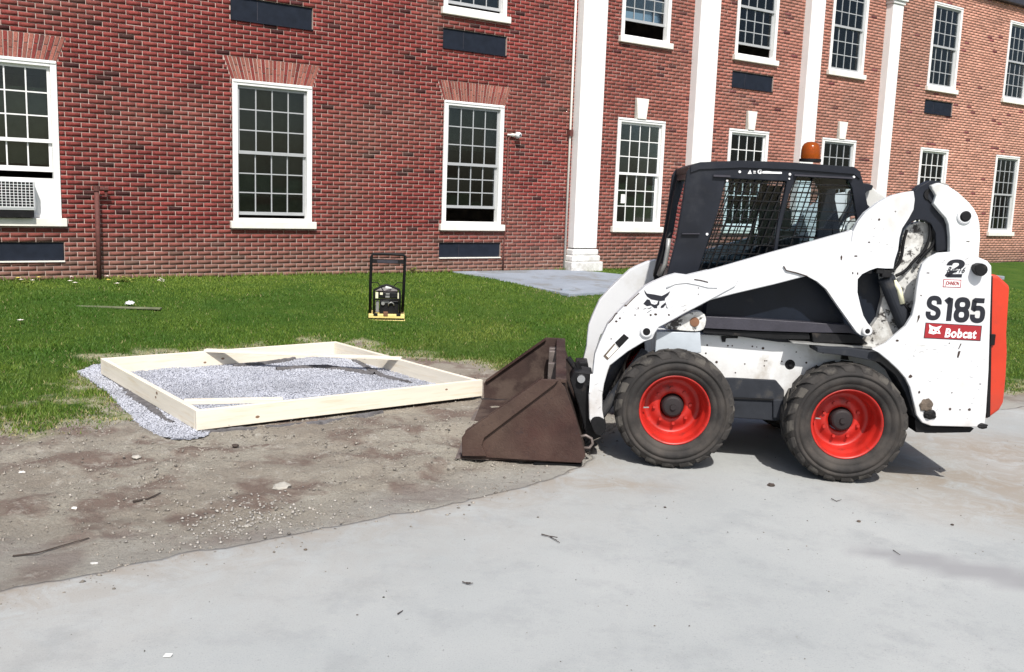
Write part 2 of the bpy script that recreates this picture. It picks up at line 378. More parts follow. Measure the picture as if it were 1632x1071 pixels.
def fastmesh(name, V, Fq, sides):
    """V (n,3), faces (m,sides)"""
    me = bpy.data.meshes.new(name); V = np.asarray(V, dtype=np.float32); Fq = np.asarray(Fq, dtype=np.int32)
    me.vertices.add(len(V)); me.vertices.foreach_set('co', V.ravel())
    me.loops.add(Fq.size); me.loops.foreach_set('vertex_index', Fq.ravel())
    me.polygons.add(len(Fq)); me.polygons.foreach_set('loop_start', np.arange(len(Fq), dtype=np.int32)*sides)
    me.update(calc_edges=True); return me
def chaikin_open(pts):
    for _ in range(2):
        q = [pts[0]]
        for a, b in zip(pts[:-1], pts[1:]): q += [(a[0]*.75+b[0]*.25, a[1]*.75+b[1]*.25), (a[0]*.25+b[0]*.75, a[1]*.25+b[1]*.75)]
        pts = q+[pts[-1]]
    return pts
def smooth_loop(pts, it=2):
    """Chaikin rounding of a closed outline"""
    for _ in range(it):
        q = []
        for i in range(len(pts)):
            a = pts[i]; b = pts[(i+1) % len(pts)]
            q.append((a[0]*.75+b[0]*.25, a[1]*.75+b[1]*.25)); q.append((a[0]*.25+b[0]*.75, a[1]*.25+b[1]*.75))
        pts = q
    return pts

# ================================================================== GROUND
def dline(px): return np.array([gpt(x, y)[:2] for x, y in px])
drive_edge = dline([(-160, 990), (31, 939), (73, 926), (116, 919), (172, 909), (214, 897), (254, 890), (316, 877), (361, 873), (407, 861), (453, 851), (500, 842), (580, 824), (619, 816), (728, 798), (793, 785), (838, 775), (872, 764), (902, 752), (928, 734), (944, 706)])
re_ = [gpt(1605, 627)[:2], gpt(1632, 622)[:2]]
drive_edge = np.vstack([drive_edge, [[1.0, 7.5], [2.2, 8.0], [3.9, 8.4]], re_, [[9, 11.6], [30, 26.0]]])
def seg_dist(X, Y, line):
    D = np.full(np.shape(X), 1e9)
    for a, b in zip(line[:-1], line[1:]):
        d = b-a; L2 = d.dot(d); t = np.clip(((X-a[0])*d[0]+(Y-a[1])*d[1])/L2, 0, 1)
        D = np.minimum(D, np.hypot(X-a[0]-t*d[0], Y-a[1]-t*d[1]))
    return D
def inside(X, Y, poly):
    r = np.zeros(np.shape(X), bool); n = len(poly)
    for i in range(n):
        x0, y0 = poly[i]; x1, y1 = poly[(i+1) % n]
        if y0 == y1: continue
        c = ((y0 > Y) != (y1 > Y)) & (X < (x1-x0)*(Y-y0)/(y1-y0)+x0); r ^= c
    return r
drive_poly = np.vstack([drive_edge, [[30, -30], [-30, -30], [-12, -5]]])
lawn_edge = dline([(-260, 700), (-60, 676), (0, 668), (60, 674), (130, 664), (190, 652), (196, 638), (172, 618), (140, 597), (150, 585), (165, 578)])
lawn_edge = np.vstack([lawn_edge, [gpt(340, 560)[:2], gpt(535, 545)[:2], gpt(580, 552)[:2]], dline([(650, 566), (700, 572), (760, 577), (800, 592), (850, 590), (930, 604), (1010, 606), (1100, 604), (1300, 600), (1605, 594), (1700, 590), (2400, 578)])])
lawn_poly = np.vstack([lawn_edge, [[60, 60], [-60, 60], [-60, 8]]])
gravel_px = [(122, 592), (150, 581), (172, 580), (318, 686), (336, 688), (328, 695), (296, 699), (262, 696), (236, 688), (212, 668), (192, 646), (168, 624), (144, 606)]
# concrete form corners on level ground (its top is 0.14 up)
FC = [gpt(313, 655, .14), gpt(160, 573, .14), gpt(535, 545.5, .14), gpt(765, 608, .14)]
FCxy = np.array([p[:2] for p in FC])
gravel_poly = dline(gravel_px)

# concrete pad at the foot of the portico
def wpt(s, t, z): p = WP+WH*s+WN*t; return (p[0], p[1], z)
padst = [(3.35, .06), (3.82, 2.93), (4.97, 2.80), (5.9, 2.7), (17.2, 2.7), (17.2, 1.35), (6.9, 1.3), (6.45, .62), (6.2, .3), (5.6, .06)]
PADP = np.array([wpt(s, t, 0)[:2] for s, t in padst])
def axis(segs):
    out = []
    for a, b, st in segs: out += list(np.arange(a, b-1e-6, st))
    out.append(segs[-1][1]); return np.array(out)
gx = axis([(-60, -16, 4), (-16, -6, .4), (-6, 3.2, .032), (3.2, 8, .12), (8, 20, .5), (20, 60, 4)])
gy = axis([(2.6, 4, .05), (4, 9, .032), (9, 12, .08), (12, 22, .12), (22, 60, 3)])
X, Y = np.meshgrid(gx, gy, indexing='ij')
ddrive = seg_dist(X, Y, drive_edge); idr = inside(X, Y, drive_poly); sdr = np.where(idr, -ddrive, ddrive)
dl = seg_dist(X, Y, lawn_edge); il = inside(X, Y, lawn_poly); sl = np.where(il, dl, -dl)
nearf = np.clip((seg_dist(X, Y, np.vstack([FCxy, FCxy[:1]]))-.02)/.15, 0, 1)
lump = np.clip(sdr/.5, 0, 1)*np.clip((9.8-Y)/2, 0.15, 1)*(.25+.75*nearf)
Z = gz(X, Y) - .012 + lump*(fbm(X, Y, 1.3, 11)*.045+fbm(X, Y, 6, 21, 4, .6)*.032+np.abs(fbm(X, Y, 17, 31, 3, .6))*.014)
ruts = np.sin((X*.55-Y*1.0)*9+fbm(X, Y, .8, 77)*4)
Z += lump*ruts*.006*np.clip(1-sl, 0, 1)*(sl < 0)
Z = np.where(sl > 0, gz(X, Y)+np.clip(sl/.3, 0, 1)*.015+fbm(X, Y, 2, 41)*.01-.01, Z)
Z += np.clip(1-np.maximum(sdr, 0)/.25, 0, 1)*.007
Z = np.where(sdr < 0, gz(X, Y)-.005+.011*fbm(X, Y, 7, 401, 3, .6)-.022*np.clip(-sdr/.18, 0, 1), Z)
Z = np.where(inside(X, Y, PADP), Z-.07, Z)
ingr = inside(X, Y, gravel_poly) | inside(X, Y, FCxy)
Z = np.where(ingr, np.minimum(Z, -.02), Z)
lawnmask = smooth((sl+.40+fbm(X, Y, 2.6, 5, 4, .6)*.55)/.85)
lawnmask = np.where((sdr < .15), 0, lawnmask)
# a few weedy tufts in the bare soil
for (px, py, r) in [(60, 690, .35), (900, 560, .3)]:
    c = gpt(px, py); d = np.hypot(X-c[0], (Y-c[1]))/r; lawnmask = np.maximum(lawnmask, np.clip(1-d, 0, 1)*.5)
dust = smooth((.9-sdr)/.9+fbm(X, Y, 1.7, 9)*.6-.25)*.75
# worn strip along the concrete pad
cpad = gpt(905, 468, .2)
nx, ny = X.shape; idx = np.arange(nx*ny).reshape(nx, ny)
quads = np.stack([idx[:-1, :-1], idx[1:, :-1], idx[1:, 1:], idx[:-1, 1:]], -1).reshape(-1, 4)
V = np.stack([X, Y, Z], -1).reshape(-1, 3); MK = np.stack([lawnmask, dust, np.zeros_like(dust), np.ones_like(dust)], -1).reshape(-1, 4)
sdf = sdr.ravel()[quads].max(1); slf = sl.ravel()[quads].mean(1)
tw = (V[quads].mean(1)-WP)@WN
keep = (sdf > -.35) & (tw > -1.0)
def sub(name, sel, m):
    q = quads[sel]; u, inv = np.unique(q, return_inverse=True)
    me = fastmesh(name, V[u], inv.reshape(-1, 4), 4)
    a = me.attributes.new('mask', 'FLOAT_COLOR', 'POINT'); a.data.foreach_set('color', MK[u].astype(np.float32).ravel())
    me.shade_smooth(); o = link(name, me, m); o['kind'] = 'structure'; return o
sub('lawn', keep & (slf > 0), M['ground'])
sub('bare_soil', keep & (slf <= 0), M['ground'])
# the far ground sheet
R = 1500
far = G(); far.add([(-R, -R, -.5), (R, -R, -.5), (R, R, -.5), (-R, R, -.5)], [(0, 1, 2, 3)])
m_far = mat('distant_ground', (.09, .11, .04), .95, var=.3, vscale=.05)
tag(far.build('ground', m_far), kind='structure')
# driveway: fine strip along the edge plus open field
def resample(line, step):
    out = [line[0]]
    for a, b in zip(line[:-1], line[1:]):
        n = max(1, int(np.linalg.norm(b-a)/step))
        for k in range(1, n+1): out.append(a+(b-a)*k/n)
    return np.array(out)
el = resample(drive_edge[:-1], .04)
nrm = np.zeros_like(el); nrm[1:-1] = el[2:]-el[:-2]; nrm[0] = el[1]-el[0]; nrm[-1] = el[-1]-el[-2]
nrm = np.stack([nrm[:, 1], -nrm[:, 0]], -1); nrm /= np.linalg.norm(nrm, axis=1)[:, None]+1e-9   # towards the pavement
for _ in range(20): nrm[1:-1] = (nrm[:-2]+nrm[1:-1]*2+nrm[2:])/4
nrm /= np.linalg.norm(nrm, axis=1)[:, None]
rag = fbm(el[:, 0], el[:, 1], 5, 61, 4, .6)*.05+fbm(el[:, 0], el[:, 1], .9, 64, 2)*.06
gx2 = axis([(-30, -4, 2), (-4, 6, .1), (6, 30, 2)]); gy2 = axis([(-30, 1, 2), (1, 9, .1), (9, 30, 1.5)])
X2, Y2 = np.meshgrid(gx2, gy2, indexing='ij')
# push the sheet's boundary: keep quads well inside, then a skirt strip joins them to the ragged edge
s2 = np.where(inside(X2, Y2, drive_poly), 1, -1)*seg_dist(X2, Y2, drive_edge)
i2 = np.arange(X2.size).reshape(X2.shape); q2 = np.stack([i2[:-1, :-1], i2[1:, :-1], i2[1:, 1:], i2[:-1, 1:]], -1).reshape(-1, 4)
q2 = q2[s2.ravel()[q2].min(1) > .12]
pv = np.stack([X2.ravel(), Y2.ravel(), np.full(X2.size, .0)], -1)
rows = []
for k, off in enumerate([0, 0, .03, .12, .45]):
    p = el+nrm*(off+(rag*(1-off/.6))[:, None]); z = -.03 if k == 0 else (-.001 if k == 1 else .001)
    rows.append(np.column_stack([p, np.full(len(p), z)]))
rows[-1][:, 2] = -.001
base = len(pv); ne = len(el); strip = []
for k in range(4):
    for i in range(ne-1):
        strip.append((base+k*ne+i, base+(k+1)*ne+i, base+(k+1)*ne+i+1, base+k*ne+i+1))
pv = np.vstack([pv]+rows); q2 = np.vstack([q2, np.array(strip)])
u, inv = np.unique(q2, return_inverse=True); pv = pv[u]
me = fastmesh('driveway', pv, inv.reshape(-1, 4), 4)
bm = bmesh.new(); bm.from_mesh(me); bmesh.ops.recalc_face_normals(bm, faces=bm.faces)
for f_ in bm.faces:
    if f_.normal.z < -.2: f_.normal_flip()
bm.to_mesh(me); bm.free()
co = np.empty(len(me.vertices)*3); me.vertices.foreach_get('co', co); co = co.reshape(-1, 3)
co[:, 2] += fall(co[:, 0], co[:, 1]); me.vertices.foreach_set('co', co.ravel()); me.update()
trk = np.zeros(len(co))
for (px, py, rx, ry) in [(1540, 745, 1.2, .6), (1640, 700, 1.4, .8), (960, 770, .5, .18), (1700, 790, 1.2, .6)]:
    c = gpt(px, py); trk = np.maximum(trk, np.clip(1.25-np.hypot((co[:, 0]-c[0])/rx, (co[:, 1]-c[1])/ry), 0, 1))
sc = np.where(inside(co[:, 0], co[:, 1], drive_poly), 1, -1)*seg_dist(co[:, 0], co[:, 1], drive_edge)
trk = np.maximum(trk, np.clip(1-sc/.30, 0, 1)*.95)
trk = np.maximum(trk, np.clip(1-sc/1.1, 0, 1)*.35)
st = np.zeros(len(co)); c = gpt(1555, 890)
st = smooth((1.1-np.hypot((co[:, 0]-c[0]+.9*(co[:, 1]-c[1]))/.42, (co[:, 1]-c[1]+.25*(co[:, 0]-c[0]))/.16)+.15*fbm(co[:, 0], co[:, 1], 4, 33))/.3)*.9
mk = np.column_stack([trk, st, st*0, st*0+1]).astype(np.float32)
a = me.attributes.new('mask', 'FLOAT_COLOR', 'POINT'); a.data.foreach_set('color', mk.ravel())
tag(link('driveway', me, M['drive']), kind='structure')

# ---- gravel beds
def rocks(name, pts, sizes, tones, m, seed=3, kind='stuff', flat=.75):
    r = np.random.default_rng(seed); n = len(pts)
    base = np.array([(1, 0, 0), (-.1, 1, 0), (-1, .1, 0), (0, -1, 0), (.1, 0, 1), (0, .1, -.6)], float)
    fc = np.array([(0, 1, 4), (1, 2, 4), (2, 3, 4), (3, 0, 4), (1, 0, 5), (2, 1, 5), (3, 2, 5), (0, 3, 5)])
    Vv = base[None]*r.uniform(.6, 1.3, (n, 6, 1)); th = r.uniform(0, 6.28, n); ct, st_ = np.cos(th), np.sin(th)
    x = Vv[..., 0]*ct[:, None]-Vv[..., 1]*st_[:, None]; y = Vv[..., 0]*st_[:, None]+Vv[..., 1]*ct[:, None]
    Vv = np.stack([x, y, Vv[..., 2]*flat], -1)*np.asarray(sizes)[:, None, None]+np.asarray(pts)[:, None, :]
    Ff = (fc[None]+np.arange(n)[:, None, None]*6).reshape(-1, 3)
    me = fastmesh(name, Vv.reshape(-1, 3), Ff, 3); setattr_face(me, 'tone', np.repeat(np.column_stack([tones, np.ones(n)]), 8, axis=0))
    o = link(name, me, m)
    if kind: o['kind'] = kind
    return o
def scatter(poly, n, seed):
    r = np.random.default_rng(seed); lo, hi = poly.min(0), poly.max(0); out = []
    p = r.uniform(lo, hi, (n*4, 2)); p = p[inside(p[:, 0], p[:, 1], poly)][:n]; return p
def bed(name, poly, z0, amp, label, seed, n, kind='structure'):
    lo, hi = poly.min(0), poly.max(0); ax = np.arange(lo[0], hi[0]+.04, .035); ay = np.arange(lo[1], hi[1]+.04, .035)
    xx, yy = np.meshgrid(ax, ay, indexing='ij'); ii = np.arange(xx.size).reshape(xx.shape)
    zz = z0+fbm(xx, yy, 1.5, seed)*amp+fbm(xx, yy, 14, seed+3)*.008
    qq = np.stack([ii[:-1, :-1], ii[1:, :-1], ii[1:, 1:], ii[:-1, 1:]], -1).reshape(-1, 4)
    cx_, cy_ = xx.ravel()[qq].mean(1), yy.ravel()[qq].mean(1); qq = qq[inside(cx_, cy_, poly)]
    uu, iv = np.unique(qq, return_inverse=True)
    me = fastmesh(name, np.stack([xx, yy, zz], -1).reshape(-1, 3)[uu], iv.reshape(-1, 4), 4); me.shade_smooth()
    tag(link(name, me, M['gravel']), kind='structure')
    p = scatter(poly, n, seed+5); z = z0+fbm(p[:, 0], p[:, 1], 1.5, seed)*amp+.004
    r = np.random.default_rng(seed+9); g = r.uniform(.34, .58, n)[:len(p)]; g = g*(.8+.3*fbm(p[:, 0], p[:, 1], 2.2, seed+2))
    s = r.uniform(.004, .012, len(p)); tn = np.column_stack([g*.95, g*.98, g*1.09])
    rocks('crushed_stone', np.column_stack([p, z]), s, tn, M['pebble'], seed+1)['label'] = label
ctr = FCxy.mean(0); inner = ctr+(FCxy-ctr)*.985
bed('gravel_bed', inner, .012, .022, 'blue grey crushed stone spread inside the timber form', 101, 30000)
bed('gravel_strip', gravel_poly, -.004, .012, 'pale crushed stone spilled along the outer left of the form', 201, 9000)
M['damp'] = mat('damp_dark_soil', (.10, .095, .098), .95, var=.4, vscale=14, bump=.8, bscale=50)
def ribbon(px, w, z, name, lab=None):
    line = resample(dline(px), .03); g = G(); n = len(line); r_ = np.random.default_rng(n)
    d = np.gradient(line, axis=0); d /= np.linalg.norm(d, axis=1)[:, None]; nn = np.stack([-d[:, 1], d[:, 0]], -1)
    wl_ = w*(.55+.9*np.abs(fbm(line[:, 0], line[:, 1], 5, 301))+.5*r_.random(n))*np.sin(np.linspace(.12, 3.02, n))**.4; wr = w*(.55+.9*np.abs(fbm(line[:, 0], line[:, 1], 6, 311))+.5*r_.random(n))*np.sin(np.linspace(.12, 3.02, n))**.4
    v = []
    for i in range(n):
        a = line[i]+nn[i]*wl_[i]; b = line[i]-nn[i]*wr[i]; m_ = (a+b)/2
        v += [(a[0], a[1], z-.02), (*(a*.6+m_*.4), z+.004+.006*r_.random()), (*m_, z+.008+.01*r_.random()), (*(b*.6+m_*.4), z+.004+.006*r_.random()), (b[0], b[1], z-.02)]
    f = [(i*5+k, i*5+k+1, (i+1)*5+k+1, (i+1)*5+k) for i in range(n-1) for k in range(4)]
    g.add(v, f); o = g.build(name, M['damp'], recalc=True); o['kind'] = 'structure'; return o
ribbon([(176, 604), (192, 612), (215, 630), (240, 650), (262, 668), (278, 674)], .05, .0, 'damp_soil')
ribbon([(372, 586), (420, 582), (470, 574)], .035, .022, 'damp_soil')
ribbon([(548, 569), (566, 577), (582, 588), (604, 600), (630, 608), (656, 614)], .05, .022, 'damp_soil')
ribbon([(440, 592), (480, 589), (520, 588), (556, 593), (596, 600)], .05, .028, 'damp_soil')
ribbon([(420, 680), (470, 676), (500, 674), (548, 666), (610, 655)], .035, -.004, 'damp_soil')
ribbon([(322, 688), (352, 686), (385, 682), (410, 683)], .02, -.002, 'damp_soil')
# clods and stones on the soil
def clods():
    n = 110000; r = np.random.default_rng(55)
    p = np.column_stack([r.uniform(-4.4, 1.3, n), r.uniform(3.2, 8.9, n)])
    s_dr = np.where(inside(p[:, 0], p[:, 1], drive_poly), -1, 1)*seg_dist(p[:, 0], p[:, 1], drive_edge)
    s_l = np.where(inside(p[:, 0], p[:, 1], lawn_poly), 1, -1)*seg_dist(p[:, 0], p[:, 1], lawn_edge)
    k = (s_dr > -r.exponential(.07, n)) & (s_l < .1) & ~inside(p[:, 0], p[:, 1], FCxy) & (fbm(p[:, 0], p[:, 1], 1.6, 8)+r.uniform(-.5, .5, n) > -.05)
    p = p[k]
    ix = np.clip(np.searchsorted(gx, p[:, 0]), 0, len(gx)-1); iy = np.clip(np.searchsorted(gy, p[:, 1]), 0, len(gy)-1)
    z = np.where(s_dr[k] > 0, Z[ix, iy]+.001, .002+fall(p[:, 0], p[:, 1])); s = .0022+.011*r.random(len(p))**7
    g = r.uniform(.14, .34, len(p)); t = np.column_stack([g, g*.90, g*.77]); t[r.random(len(p)) < .015] = (.46, .43, .38)
    rocks('soil_crumbs', np.column_stack([p, z]), s, t, M['pebble'], 77)['label'] = 'brown clods and small stones scattered over the bare soil'
    # a patch of coarser rubble by the pavement edge
    n = 420; c = gpt(385, 838); c2 = gpt(350, 815)
    p = np.column_stack([r.normal(c[0], .2, n), r.normal(c[1]+.1, .22, n)]); s_dr = np.where(inside(p[:, 0], p[:, 1], drive_poly), -1, 1)*seg_dist(p[:, 0], p[:, 1], drive_edge)
    p = p[s_dr > .02]; ix = np.clip(np.searchsorted(gx, p[:, 0]), 0, len(gx)-1); iy = np.clip(np.searchsorted(gy, p[:, 1]), 0, len(gy)-1)
    g = r.uniform(.20, .42, len(p)); t = np.column_stack([g, g*.93, g*.84])
    rocks('rubble', np.column_stack([p, Z[ix, iy]+.004]), r.uniform(.004, .012, len(p)), t, M['pebble'], 78)['label'] = 'patch of coarse pale rubble at the edge of the pavement'
clods()
def specks():
    r = np.random.default_rng(8); n = 900; p = np.column_stack([r.uniform(-2, 4.5, n), 2.9+4.6*r.random(n)**.8]); s_dr = np.where(inside(p[:, 0], p[:, 1], drive_poly), 1, -1)*seg_dist(p[:, 0], p[:, 1], drive_edge); p = p[(s_dr > .03)]
    g = r.uniform(.05, .3, len(p)); rocks('grit', np.column_stack([p, .002+fall(p[:, 0], p[:, 1])]), .0012+.005*r.random(len(p))**5, np.column_stack([g, g*.9, g*.8]), M['pebble'], 9)['label'] = 'specks of grit and soil scattered on the open pavement'
specks()

# ---- grass blades
def grass():
    r = np.random.default_rng(5); pts = []
    # sample by distance so that near turf is denser
    n = 620000
    d = 6.2*(24/6.2)**r.random(n); ang = r.uniform(math.radians(-36), math.radians(37), n)
    p = np.column_stack([d*np.sin(ang), d*np.cos(ang)])
    t = (p-WP[:2])@WN[:2]
    s_l = np.where(inside(p[:, 0], p[:, 1], lawn_poly), 1, -1)*seg_dist(p[:, 0], p[:, 1], lawn_edge)
    msk = smooth((s_l+.36+fbm(p[:, 0], p[:, 1], 2.6, 5, 4, .6)*.55)/.85)
    inpad = inside(p[:, 0], p[:, 1], PADP)
    wear = np.clip(1-seg_dist(p[:, 0], p[:, 1], PADP[1:5])/.9, 0, 1)
    keep = (t > .03) & (r.random(n) < msk*(1-.75*wear)) & ~inpad & ~inside(p[:, 0], p[:, 1], FCxy) & ~inside(p[:, 0], p[:, 1], gravel_poly)
    keep &= ~((p[:, 0] > -.5) & (p[:, 1] < 7.6) & (p[:, 0] < 3.2))
    p = p[keep]; msk = msk[keep]; wear = wear[keep]
    n = len(p); z = gz(p[:, 0], p[:, 1])+.0
    h = r.uniform(.012, .030, n)*(.6+.6*msk)*(1+.25*fbm(p[:, 0], p[:, 1], 1.1, 91)); w = r.uniform(.0022, .0045, n)*(1+np.hypot(p[:, 0], p[:, 1])/16)
    tt = (p-WP[:2])@WN[:2]; h *= 1+2.2*np.clip(1-tt/.22, 0, 1)+.5*np.clip(fbm(p[:, 0], p[:, 1], 3, 55), 0, 1)
    a = r.uniform(0, 3.14, n); lean = r.normal(0, .5, (n, 2))*h[:, None]
    dx = np.column_stack([np.cos(a), np.sin(a)])*w[:, None]
    v0 = np.column_stack([p-dx, z-.004]); v1 = np.column_stack([p+dx, z-.004]); v2 = np.column_stack([p+lean, z+h])
    me = fastmesh('grass', np.stack([v0, v1, v2], 1).reshape(-1, 3), np.arange(n*3).reshape(-1, 3), 3)
    k = np.clip(.5+fbm(p[:, 0], p[:, 1], .8, 17, 4)*1.3+r.normal(0, .22, n), 0, 1)[:, None]
    c = np.array([.042, .100, .009])*(1-k)+np.array([.125, .180, .022])*k
    dry = (r.random(n) < .025+.6*(1-msk)+.4*wear)[:, None]; pt = np.clip(fbm(p[:, 0], p[:, 1], .55, 203, 3)*2-.35, 0, 1)[:, None]; c = c*(1-pt*.5)+np.array([.15, .165, .035])*pt*.5; c = np.where(dry, np.array([.27, .24, .11])*(.6+.6*r.random((n, 1))), c)
    setattr_face(me, 'tone', np.column_stack([c, np.ones(n)]))
    tag(link('grass', me, M['blade']), 'short mown green grass between the brick building and the bare soil', 'grass', kind='stuff')
pg = G(); n = len(padst)
vt = [wpt(s, t, .302-.040*t) for s, t in padst]+[wpt(s, t, .03) for s, t in padst]
pg.add(vt, [tuple(range(n))[::-1]]+[(i, (i+1) % n, (i+1) % n+n, i+n) for i in range(n)])
pad = pg.build('concrete_walk', M['concrete'], bevel=.01, recalc=True); pad['kind'] = 'structure'
grass()

# ================================================================== BUILDING
BR = math.atan2(WH[1], WH[0])
bld = empty('brick_building', tuple(WP), BR)
tag(bld, 'long red brick two storey building with white window frames and white pilasters', 'building')
COURSE = .0677; BL = .2005; MJ = .0125
def ck(n): return n*COURSE
Z0, Z1, Z2, Z3 = ck(17), ck(49), ck(72), ck(103)      # lower sill, lower head, upper sill, upper head
PZ0, PZ1 = ck(8), ck(12)
low = [(-4.37, -3.07), (-.62, .68), (3.13, 4.40), (7.12, 8.40), (10.29, 11.57), (13.45, 14.73), (17.43, 18.70), (21.07, 22.33)]
upp = [None, None, (3.07, 4.38), (7.08, 8.38), (10.29, 11.60), (13.45, 14.76), (17.42, 18.72), (21.05, 22.33)]
S0, S1, ZT = -8.0, 26.0, ck(109)
openings = [(a, b, Z0, Z1) for a, b in low]+[(a, b, Z2, Z3) for a, b in [u for u in upp if u]]
panels = [(-4.41, -3.05, PZ0, PZ1-.001, 0), (3.10, 4.42, PZ0, PZ1-.001, 0)]
panels += [(a, b, ck(62), ck(67), 1) for a, b in [(-.63, .69), (3.08, 4.41), (10.28, 11.60), (17.43, 18.70)]]
openings += [(p[0], p[1], p[2], p[3]) for p in panels]
keys = [(7.55, 7.88), (10.80, 11.10), (13.98, 14.30)]
openings += [(a, b, Z1, ck(55)) for a, b in keys]
arches = [low[0], low[1], low[2]]
def blocked(ci):
    zc = (ci+.5)*COURSE; r = [(a, b) for a, b, z0, z1 in openings if z0 < zc < z1]
    if 49 <= ci < 54:
        e = .012+.122*(ci-49+.5)/5
        r += [(a-e, b+e) for a, b in arches]
    # merge
    r.sort(); out = []
    for a, b in r:
        if out and a <= out[-1][1]+.001: out[-1] = (out[-1][0], max(b, out[-1][1]))
        else: out.append((a, b))
    return out
BT = .012
bricks = []       # s0,s1,z0,z1
for ci in range(2, 109):
    z0 = ci*COURSE+MJ/2; z1 = (ci+1)*COURSE-MJ/2; bl = blocked(ci)
    free = []; cur = S0
    for a, b in bl: free.append((cur, a)); cur = b
    free.append((cur, S1))
    off = (ci % 2)*.1065
    k = int((S0-off)/.213)-1
    while k*.213+off < S1:
        a = k*.213+off; b = a+BL; k += 1
        if ci % 6 == 5 and False: pass
        for fa, fb in free:
            x0, x1 = max(a, fa+(.004 if a < fa else 0)), min(b, fb-(.004 if b > fb else 0))
            if x1-x0 > .007: bricks.append((x0, x1, z0, z1))
bricks = np.array(bricks); NB = len(bricks)
def tone(n, s, r):
    """brick colour: deep red near, haze painted in as paler orange along the far wing, odd near-black burnt ones"""
    k = np.clip((s-5)/14, 0, 1)[:, None]  # how strongly the painted haze pales the bricks along the wall
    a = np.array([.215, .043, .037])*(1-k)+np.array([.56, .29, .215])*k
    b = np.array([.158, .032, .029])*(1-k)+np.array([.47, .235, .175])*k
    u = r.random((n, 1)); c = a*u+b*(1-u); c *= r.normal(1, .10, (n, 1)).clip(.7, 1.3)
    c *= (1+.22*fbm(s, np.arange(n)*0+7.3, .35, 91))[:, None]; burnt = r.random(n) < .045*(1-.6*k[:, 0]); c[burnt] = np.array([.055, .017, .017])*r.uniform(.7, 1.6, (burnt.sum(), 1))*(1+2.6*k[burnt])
    return c
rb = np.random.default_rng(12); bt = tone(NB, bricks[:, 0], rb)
# bricks nearest the camera become parts of their own
bc = WP+WH*((bricks[:, 0]+bricks[:, 1])/2)[:, None]+np.array([0, 0, 1])*((bricks[:, 2]+bricks[:, 3])/2)[:, None]
cc = (bc-CAMP)@RW; u_ = CX+F*cc[:, 0]/-cc[:, 2]; v_ = CY-F*cc[:, 1]/-cc[:, 2]
infr = (u_ > 5) & (u_ < 1627) & (v_ > 4) & (v_ < 435); full = np.abs(bricks[:, 1]-bricks[:, 0]-BL) < .001
score = np.where(infr & full, np.linalg.norm(bc-CAMP, axis=1), 1e9); order = np.argsort(score); singles = set(order[:296].tolist())
rest = np.array([i for i in range(NB) if i not in singles])
def brick_block(B, tones, name):
    n = len(B); d = rb.normal(0, .0016, n); ch = .0
    x0, x1, z0, z1 = B[:, 0], B[:, 1], B[:, 2], B[:, 3]; y0 = -(BT*0+d); y1 = np.full(n, BT+.004)
    Vv = np.stack([np.stack(c, -1) for c in [(x0, y0, z0), (x1, y0, z0), (x1, y0, z1), (x0, y0, z1), (x0, y1, z0), (x1, y1, z0), (x1, y1, z1), (x0, y1, z1)]], 1)
    fc = np.array([(0, 1, 2, 3), (0, 4, 5, 1), (1, 5, 6, 2), (2, 6, 7, 3), (3, 7, 4, 0)])
    me = fastmesh(name, Vv.reshape(-1, 3), (fc[None]+np.arange(n)[:, None, None]*8).reshape(-1, 4), 4)
    setattr_face(me, 'tone', np.repeat(np.column_stack([tones, np.ones(n)]), 5, axis=0)); return me
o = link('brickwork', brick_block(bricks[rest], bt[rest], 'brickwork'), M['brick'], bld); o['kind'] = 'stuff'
protos = []
for k in range(12):
    protos.append(brick_block(np.array([(-BL/2, BL/2, -(COURSE-MJ)/2, (COURSE-MJ)/2)]), tone(1, np.array([-1.0]), rb), 'brick'))
for me in protos: me.materials.append(M['brick'])
for j, i in enumerate(sorted(singles)):
    o = bpy.data.objects.new('brick', protos[rb.integers(12)]); COL.objects.link(o); o.parent = bld
    o.location = ((bricks[i, 0]+bricks[i, 1])/2, 0, (bricks[i, 2]+bricks[i, 3])/2)
# mortar bed: a recessed sheet with the openings left free
ss = sorted({S0, S1}|{v for o_ in openings for v in o_[:2]}); zz = sorted({0.0, ZT}|{v for o_ in openings for v in o_[2:4]})
mg = G()
for a, b in zip(ss[:-1], ss[1:]):
    for c, d in zip(zz[:-1], zz[1:]):
        x, z = (a+b)/2, (c+d)/2
        if any(o_[0] < x < o_[1] and o_[2] < z < o_[3] for o_ in openings): continue
        mg.add([(a, .009, c), (b, .009, c), (b, .009, d), (a, .009, d)], [(0, 1, 2, 3)])
for o_ in openings:                                # reveals
    a, b, c, d = o_[:4]
    mg.add([(a, .009, c), (a, .2, c), (a, .2, d), (a, .009, d)], [(0, 1, 2, 3)]); mg.add([(b, .009, c), (b, .2, c), (b, .2, d), (b, .009, d)], [(3, 2, 1, 0)])
    mg.add([(a, .009, c), (b, .009, c), (b, .2, c), (a, .2, c)], [(0, 1, 2, 3)]); mg.add([(a, .009, d), (b, .009, d), (b, .2, d), (a, .2, d)], [(3, 2, 1, 0)])
mg.build('wall', M['mortar'], bld)
